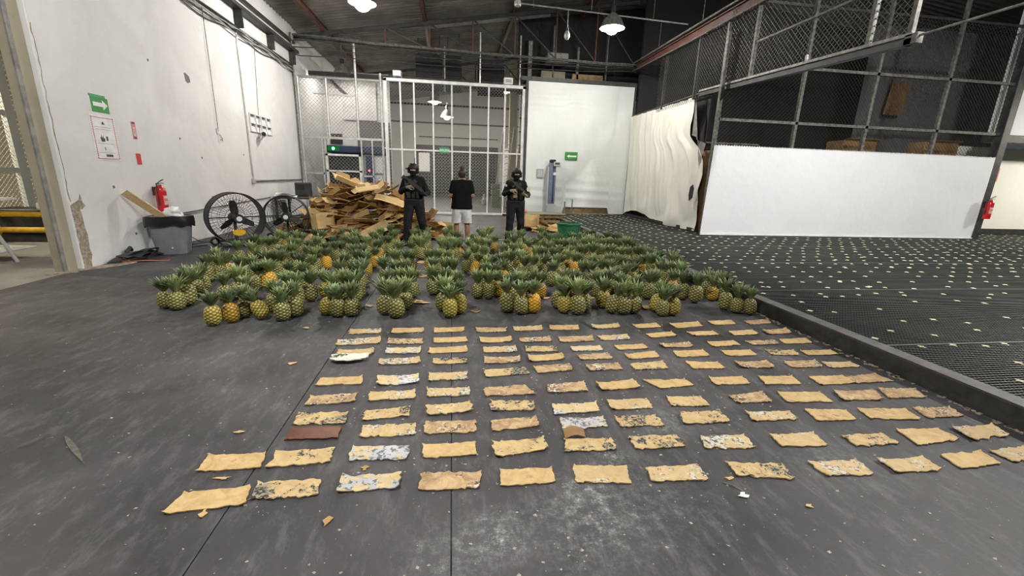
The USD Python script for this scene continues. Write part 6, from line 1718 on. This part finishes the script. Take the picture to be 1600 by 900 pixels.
def leg_cloth(hips, kn, an, r0, r1, r2, stop=None):
    B = [[(hips[0] + V3(0, 0, 0.06), r0 * 1.02), (hips[1] + V3(0, 0, 0.06), r0 * 1.02), (hips[0], r0), (hips[1], r0)]]
    for s in range(2):
        mid = kn[s] if stop is None else hips[s] * (1 - stop) + kn[s] * stop
        B.append([(hips[s], r0), (mid, r1)])
        if stop is None:
            lo = an[s] + V3(0, 0.0, 0.05)
            m_ = kn[s] * 0.6 + an[s] * 0.4 + V3(0, 0.015, 0)
            B += [[(kn[s], r1), (m_, r1 * 0.98)], [(m_, r1 * 0.98), (lo, r2)]]
    return B


def guard(label, loc, rz, pose, extra):
    t, P = build_person(label, loc, rz, pose, True)
    hips, kn, an, sh, el, wr = (pose[k] for k in ('hip', 'knee', 'ankle', 'shoulder', 'elbow', 'wrist'))
    m = blob(leg_cloth(hips, kn, an, 0.122, 0.088, 0.078), 0.022, 6)
    m.vertices += 0.010 * (meshkit.noise(m.vertices * (16, 16, 26))[:, None] - 0.5) * m.vertex_normals
    obj('trousers', (m.vertices, m.faces), M['trousers'], t, smooth=60)
    B = [[(sh[0], 0.080), (sh[1], 0.080), (V3(-0.09, 0, 1.24), 0.118), (V3(0.09, 0, 1.24), 0.118)], [(V3(-0.09, 0, 1.24), 0.118), (V3(0.09, 0, 1.24), 0.118), (V3(-0.08, 0, 1.0), 0.118), (V3(0.08, 0, 1.0), 0.118)],
         [(pose['neck'] - V3(0, 0, 0.02), 0.07), (sh[0] + V3(0.04, 0, 0), 0.065), (sh[1] - V3(0.04, 0, 0), 0.065)]]
    for s in range(2):
        B += [[(sh[s], 0.076), (el[s], 0.062)], [(el[s], 0.062), (wr[s] * 0.88 + el[s] * 0.12, 0.044)]]
    m = blob(B, 0.02, 6)
    m.vertices += 0.009 * (meshkit.noise(m.vertices * 19)[:, None] - 0.5) * m.vertex_normals
    obj('jacket', (m.vertices, m.faces), M['uniform'], t, smooth=60)
    vest = blob([[(V3(-0.115, -0.035, 1.37), 0.075), (V3(0.115, -0.035, 1.37), 0.075), (V3(-0.11, -0.04, 1.08), 0.095), (V3(0.11, -0.04, 1.08), 0.095), (V3(-0.105, 0.05, 1.36), 0.075), (V3(0.105, 0.05, 1.36), 0.075), (V3(-0.105, 0.04, 1.08), 0.095), (V3(0.105, 0.04, 1.08), 0.095)]], 0.02, 3)
    vs = obj('plate_vest', (vest.vertices, vest.faces), M['uniform'], t, smooth=50)
    for x in (-0.095, 0.0, 0.095):
        obj('pouch', MB().box((x, -0.148, 1.10), (0.085, 0.05, 0.15), ch=0.014), M['black'], vs)
    obj('belt', loft([rr_ring(0.205, 0.135, 0.975, 32, 2.6), rr_ring(0.215, 0.145, 0.98, 32, 2.6), rr_ring(0.215, 0.145, 1.02, 32, 2.6), rr_ring(0.205, 0.135, 1.025, 32, 2.6)], False, False), M['black'], t, smooth=40)
    for s in range(2):
        a_ = an[s]
        toe = a_ + pose['toe'][s]
        b = blob([[(a_ + V3(0, 0.01, 0.10), 0.062), (a_ + V3(0, 0.005, -0.01), 0.056)], [(a_ + V3(0, 0.01, 0.0), 0.054), (a_ + V3(0, 0.045, -0.042), 0.042), (toe + V3(0, 0, -0.004), 0.042), (toe * 0.6 + a_ * 0.4, 0.048)]], 0.014, 5)
        b.vertices[:, 2] = np.maximum(b.vertices[:, 2], 0.004)
        bo = obj('boot', (b.vertices, b.faces), M['boot'], t, smooth=60)
    # balaclava with an eye slit and a ballistic helmet
    slit = m3.Manifold.cube([0.12, 0.08, 0.034], True).translate([float(x) for x in P(0, -0.10, 0.006)])
    hb, _ = head_bones(pose['head'], pose.get('tilt', 0))
    hb = [[(c, r + 0.007) for c, r in b] for b in hb] + [[(pose['neck'] + V3(0, 0, -0.02), 0.068), (pose['head'] + V3(0, 0.015, -0.07), 0.062)]]
    m = blob(hb, 0.014, 3, cut=[slit])
    obj('balaclava', (m.vertices, m.faces), M['uniform'], t, smooth=60)
    hm = blob([[(P(0, 0.02, 0.055), 0.108), (P(0, -0.02, 0.058), 0.102), (P(0.0, 0.045, 0.02), 0.095)], [(P(-0.085, 0.025, -0.01), 0.028), (P(-0.085, 0.03, 0.05), 0.035)], [(P(0.085, 0.025, -0.01), 0.028), (P(0.085, 0.03, 0.05), 0.035)]], 0.016, 5,
              cut=[m3.Manifold.cube([0.4, 0.3, 0.2], True).translate([float(x) for x in P(0, -0.17, -0.075)]), m3.Manifold.cube([0.4, 0.5, 0.1], True).translate([float(x) for x in P(0, 0.1, -0.085)])])
    he = obj('helmet', (hm.vertices, hm.faces), M['black'], t, smooth=50)
    c0 = P(0, -0.118, 0.085)
    obj('helmet_mount', MB().box(c0, (0.045, 0.03, 0.05), ch=0.006), M['gun'], he)
    for s in (-1, 1):
        obj('helmet_rail', MB().box(P(s * 0.118, 0.02, 0.045), (0.014, 0.11, 0.022), ch=0.004), M['gun'], he)
        obj('ear_cup', MB().lathe([(0, -0.02), (0.036, -0.02), (0.042, -0.008), (0.042, 0.012), (0.03, 0.022), (0, 0.022)], 16, P(s * 0.10, 0.015, -0.012), rotm(0, 90 * s, 0)), M['black'], he, smooth=50)
    extra(t, he, P)
    return t


def rifle(label, muzzle, butt, up=(0, 0, 1), roll=0.0):
    """A short carbine: its length runs from butt to muzzle."""
    muzzle, butt = V3(*muzzle), V3(*butt)
    d = muzzle - butt
    L = np.linalg.norm(d)
    x = d / L
    y = np.cross(V3(*up), x)
    y /= np.linalg.norm(y)
    z = np.cross(x, y)
    R = np.stack([x, y, z], 1)
    t = thing('rifle', label, 'rifle')

    def put(name, mb):
        v, f = mb.mesh()
        obj(name, (np.asarray(v) @ R.T + butt, f), M['gun'], t, smooth=30)
    s = L / 0.80
    put('stock', MB().prism([(0, -0.075 * s), (0.02 * s, -0.08 * s), (0.06 * s, -0.03 * s), (0.20 * s, -0.012 * s), (0.20 * s, 0.028 * s), (0, 0.028 * s)], -0.018, 0.018, 1))
    put('receiver', MB().box((0.30 * s, 0, 0.005 * s), (0.25 * s, 0.05, 0.105 * s), ch=0.008))
    put('magazine', MB().prism([(0.30 * s, -0.03 * s), (0.365 * s, -0.03 * s), (0.385 * s, -0.17 * s), (0.33 * s, -0.18 * s)], -0.013, 0.013, 1))
    put('pistol_grip', MB().prism([(0.21 * s, -0.03 * s), (0.255 * s, -0.03 * s), (0.235 * s, -0.13 * s), (0.185 * s, -0.125 * s)], -0.015, 0.015, 1))
    put('handguard', MB().box((0.52 * s, 0, 0.008 * s), (0.24 * s, 0.06, 0.085 * s), ch=0.012))
    put('barrel', MB().tube([(0.62 * s, 0, 0.01 * s), (0.80 * s, 0, 0.01 * s)], 0.010, 10))
    put('muzzle_brake', MB().tube([(0.75 * s, 0, 0.01 * s), (0.805 * s, 0, 0.01 * s)], 0.015, 10))
    put('sight', MB().box((0.33 * s, 0, 0.085 * s), (0.11 * s, 0.04, 0.07 * s), ch=0.008))
    put('front_sight', MB().box((0.55 * s, 0, 0.06 * s), (0.02 * s, 0.02, 0.06 * s)))
    return t


def place(loc, p):
    return tuple(np.array(loc) + np.array(p))


# ---- left guard
gl_ = (-0.83, 9.75, 0.0)
pose = dict(hip=(V3(-0.095, 0, 0.93), V3(0.095, 0.0, 0.93)), knee=(V3(-0.145, -0.07, 0.50), V3(0.165, 0.0, 0.50)), ankle=(V3(-0.17, -0.06, 0.095), V3(0.22, 0.16, 0.095)), toe=(V3(-0.05, -0.16, -0.06), V3(0.06, -0.15, -0.06)),
            shoulder=(V3(-0.165, 0, 1.415), V3(0.165, 0, 1.415)), elbow=(V3(-0.265, -0.06, 1.16), V3(0.30, -0.03, 1.14)), wrist=(V3(-0.115, -0.25, 1.26), V3(0.23, -0.27, 1.12)), neck=V3(0, -0.005, 1.49), head=V3(0, -0.03, 1.61), tilt=0.05,
            aim=(V3(0.75, -0.15, 0.25), V3(-0.75, -0.1, 0.12)), palm=(V3(0.1, 0.5, -0.75), V3(0.1, 0.4, 0.8)), glove=('tan_glove', 'uniform'))


def extra_l(t, he, P):
    obj('antenna', MB().tube([P(0.02, 0.08, 0.10), P(0.025, 0.085, 0.27)], 0.006, 6), M['black'], he)
    obj('helmet_light', MB().tube([P(-0.135, -0.08, 0.03), P(-0.135, 0.02, 0.035)], 0.02, 10), M['gun'], he)
    obj('night_goggles', MB().tube([P(-0.03, -0.15, 0.12), P(-0.03, -0.10, 0.13)], 0.022, 10).tube([P(0.03, -0.15, 0.12), P(0.03, -0.10, 0.13)], 0.022, 10), M['black'], he)
    obj('pack_strap', MB().bar((-0.17, -0.13, 1.42), (-0.13, -0.18, 1.1), 0.04, 0.01, up=(0, 1, 0)), M['black'], t)


guard('helmeted guard in dark uniform holding a rifle, left of the man', gl_, 0, pose, extra_l)
rifle('black rifle held across the chest of the left guard', place(gl_, (0.31, -0.30, 1.09)), place(gl_, (-0.20, -0.22, 1.50)), (0.55, 0, 1))

# ---- right guard
gr_ = (1.47, 10.05, 0.0)
pose = dict(hip=(V3(-0.095, 0, 0.91), V3(0.095, 0.0, 0.91)), knee=(V3(-0.13, -0.06, 0.49), V3(0.14, 0.0, 0.49)), ankle=(V3(-0.16, -0.07, 0.095), V3(0.17, 0.22, 0.095)), toe=(V3(-0.04, -0.16, -0.06), V3(0.05, -0.15, -0.06)),
            shoulder=(V3(-0.165, 0, 1.395), V3(0.165, 0, 1.395)), elbow=(V3(-0.275, -0.05, 1.16), V3(0.275, -0.05, 1.15)), wrist=(V3(-0.15, -0.26, 1.24), V3(0.215, -0.28, 1.13)), neck=V3(0, -0.005, 1.47), head=V3(0, -0.03, 1.59), tilt=0.05,
            aim=(V3(0.75, -0.1, 0.1), V3(-0.75, -0.1, 0.35)), palm=(V3(0.1, 0.5, -0.75), V3(0.1, 0.4, 0.8)), glove=('tan_glove', 'tan_glove'))


def extra_r(t, he, P):
    obj('tan_pouch', MB().box((-0.045, -0.20, 1.16), (0.10, 0.04, 0.17), ch=0.012), M['tan_glove'], t, label='tan pouch on the vest')
    obj('round_patch', MB().lathe([(0, 0), (0.055, 0), (0.055, 0.006), (0, 0.008)], 20, (0.272, -0.10, 1.28), rotm(90, 0, 30)), mat('patch_cream', (0.62, 0.56, 0.36), None, rough=0.7), t, label='pale round arm patch')
    obj('arm_patch', MB().box((-0.245, -0.085, 1.35), (0.05, 0.012, 0.05), rotm(0, 0, -30), ch=0.004), M['paper'], t, label='small white arm patch')
    obj('goggles', MB().box(P(0, -0.112, 0.06), (0.15, 0.035, 0.055), ch=0.014), M['black_gloss'], he)


guard('helmeted guard with tan gloves and round arm patch, near the white wall', gr_, 0, pose, extra_r)
rifle('black rifle held across the chest of the right guard', place(gr_, (0.27, -0.30, 1.10)), place(gr_, (-0.17, -0.21, 1.50)), (0.55, 0, 1))

# ---- man seen from behind
mn = (0.21, 9.62, 0.0)
pose = dict(hip=(V3(-0.09, 0, 0.90), V3(0.09, 0, 0.90)), knee=(V3(-0.115, -0.01, 0.49), V3(0.115, -0.01, 0.49)), ankle=(V3(-0.135, 0.02, 0.095), V3(0.12, 0.0, 0.095)), toe=(V3(-0.02, -0.15, -0.062), V3(0.03, -0.15, -0.062)),
            shoulder=(V3(-0.165, 0, 1.375), V3(0.165, 0, 1.375)), elbow=(V3(-0.235, 0.03, 1.11), V3(0.235, 0.03, 1.11)), wrist=(V3(-0.13, -0.21, 1.02), V3(0.13, -0.21, 1.02)), neck=V3(0, -0.01, 1.46), head=V3(0, -0.045, 1.57), tilt=0.22,
            aim=(V3(0.8, -0.35, -0.1), V3(-0.8, -0.35, -0.1)), palm=(V3(0, 0.5, -0.8), V3(0, 0.5, -0.8)), curl=0.6)
t, P = build_person('man in black T-shirt and pale shorts seen from behind between the guards', mn, 180, pose, False)
sh, el = pose['shoulder'], pose['elbow']
B = [[(sh[0], 0.077), (sh[1], 0.077), (V3(-0.09, 0, 1.22), 0.122), (V3(0.09, 0, 1.22), 0.122)], [(V3(-0.09, 0, 1.22), 0.122), (V3(0.09, 0, 1.22), 0.122), (V3(-0.105, 0, 0.80), 0.130), (V3(0.105, 0, 0.80), 0.130)],
     [(pose['neck'] - V3(0, 0, 0.035), 0.068), (sh[0] + V3(0.05, 0, 0), 0.062), (sh[1] - V3(0.05, 0, 0), 0.062)]]
for s in range(2):
    B.append([(sh[s], 0.080), (sh[s] * 0.36 + el[s] * 0.64, 0.074)])
m = blob(B, 0.02, 6, cut=[m3.Manifold.cube([1, 1, 0.3], True).translate([0, 0, 0.675])])
m.vertices += 0.010 * (meshkit.noise(m.vertices * (14, 14, 9))[:, None] - 0.5) * m.vertex_normals
obj('t_shirt', (m.vertices, m.faces), M['tee'], t, smooth=60)
B = [[(V3(-0.09, 0, 0.95), 0.108), (V3(0.09, 0, 0.95), 0.108), (V3(-0.09, 0, 0.80), 0.116), (V3(0.09, 0, 0.80), 0.116)]]
for s, sx in ((0, -1), (1, 1)):
    B.append([(V3(sx * 0.095, 0, 0.80), 0.116), (V3(sx * 0.125, 0.0, 0.52), 0.104)])
m = blob(B, 0.02, 5, cut=[m3.Manifold.cube([1, 1, 0.2], True).translate([0, 0, 0.415])])
m.vertices += 0.014 * (meshkit.noise(m.vertices * (24, 24, 7))[:, None] - 0.5) * m.vertex_normals
obj('shorts', (m.vertices, m.faces), M['shorts'], t, smooth=60)
for s in range(2):
    a_ = pose['ankle'][s]
    b = blob([[(a_ + V3(0, 0, 0.09), 0.046), (a_ + V3(0, 0.005, -0.02), 0.046)]], 0.014, 4)
    obj('sock', (b.vertices, b.faces), M['paper'], t, smooth=60)
    toe = a_ + pose['toe'][s]
    b = blob([[(a_ + V3(0, 0.012, -0.015), 0.05), (a_ + V3(0, 0.045, -0.045), 0.044), (toe, 0.038), (toe * 0.6 + a_ * 0.4, 0.045)]], 0.012, 4)
    b.vertices[:, 2] = np.maximum(b.vertices[:, 2], 0.004)
    sh_ = obj('trainer', (b.vertices, b.faces), M['shoe'], t, smooth=60)
    obj('sole', MB().prism([(a_[0] + 0.046 * math.cos(q) * (1 - 0.1 * math.sin(q)), a_[1] - 0.052 - 0.135 * math.sin(q)) for q in np.linspace(0, 2 * math.pi, 21)[:-1]], 0.0, 0.028, 2), M['paper'], sh_)
cap = blob([[(P(0, 0.026, 0.026), 0.092), (P(0, -0.01, 0.034), 0.085)], [(P(0, 0.045, -0.03), 0.07), (P(0, 0.03, 0.01), 0.085)]], 0.014, 4, cut=[m3.Manifold.cube([0.4, 0.2, 0.4], True).translate([float(x) for x in P(0, -0.155, 0.0)])])
ha = obj('hair', (cap.vertices, cap.faces), M['hair'], t, smooth=50)
bun = blob([[(P(0, 0.055, 0.10), 0.042), (P(0, 0.04, 0.15), 0.048)]], 0.012, 4)
bun.vertices += 0.010 * (meshkit.noise(bun.vertices * 60)[:, None] - 0.5) * bun.vertex_normals
obj('hair_bun', (bun.vertices, bun.faces), M['hair'], ha, smooth=50)
obj('hair_tie', MB().lathe([(0.030, -0.008), (0.040, 0), (0.030, 0.008)], 16, P(0, 0.047, 0.098), rotm(-14, 0, 0)), M['black'], ha)
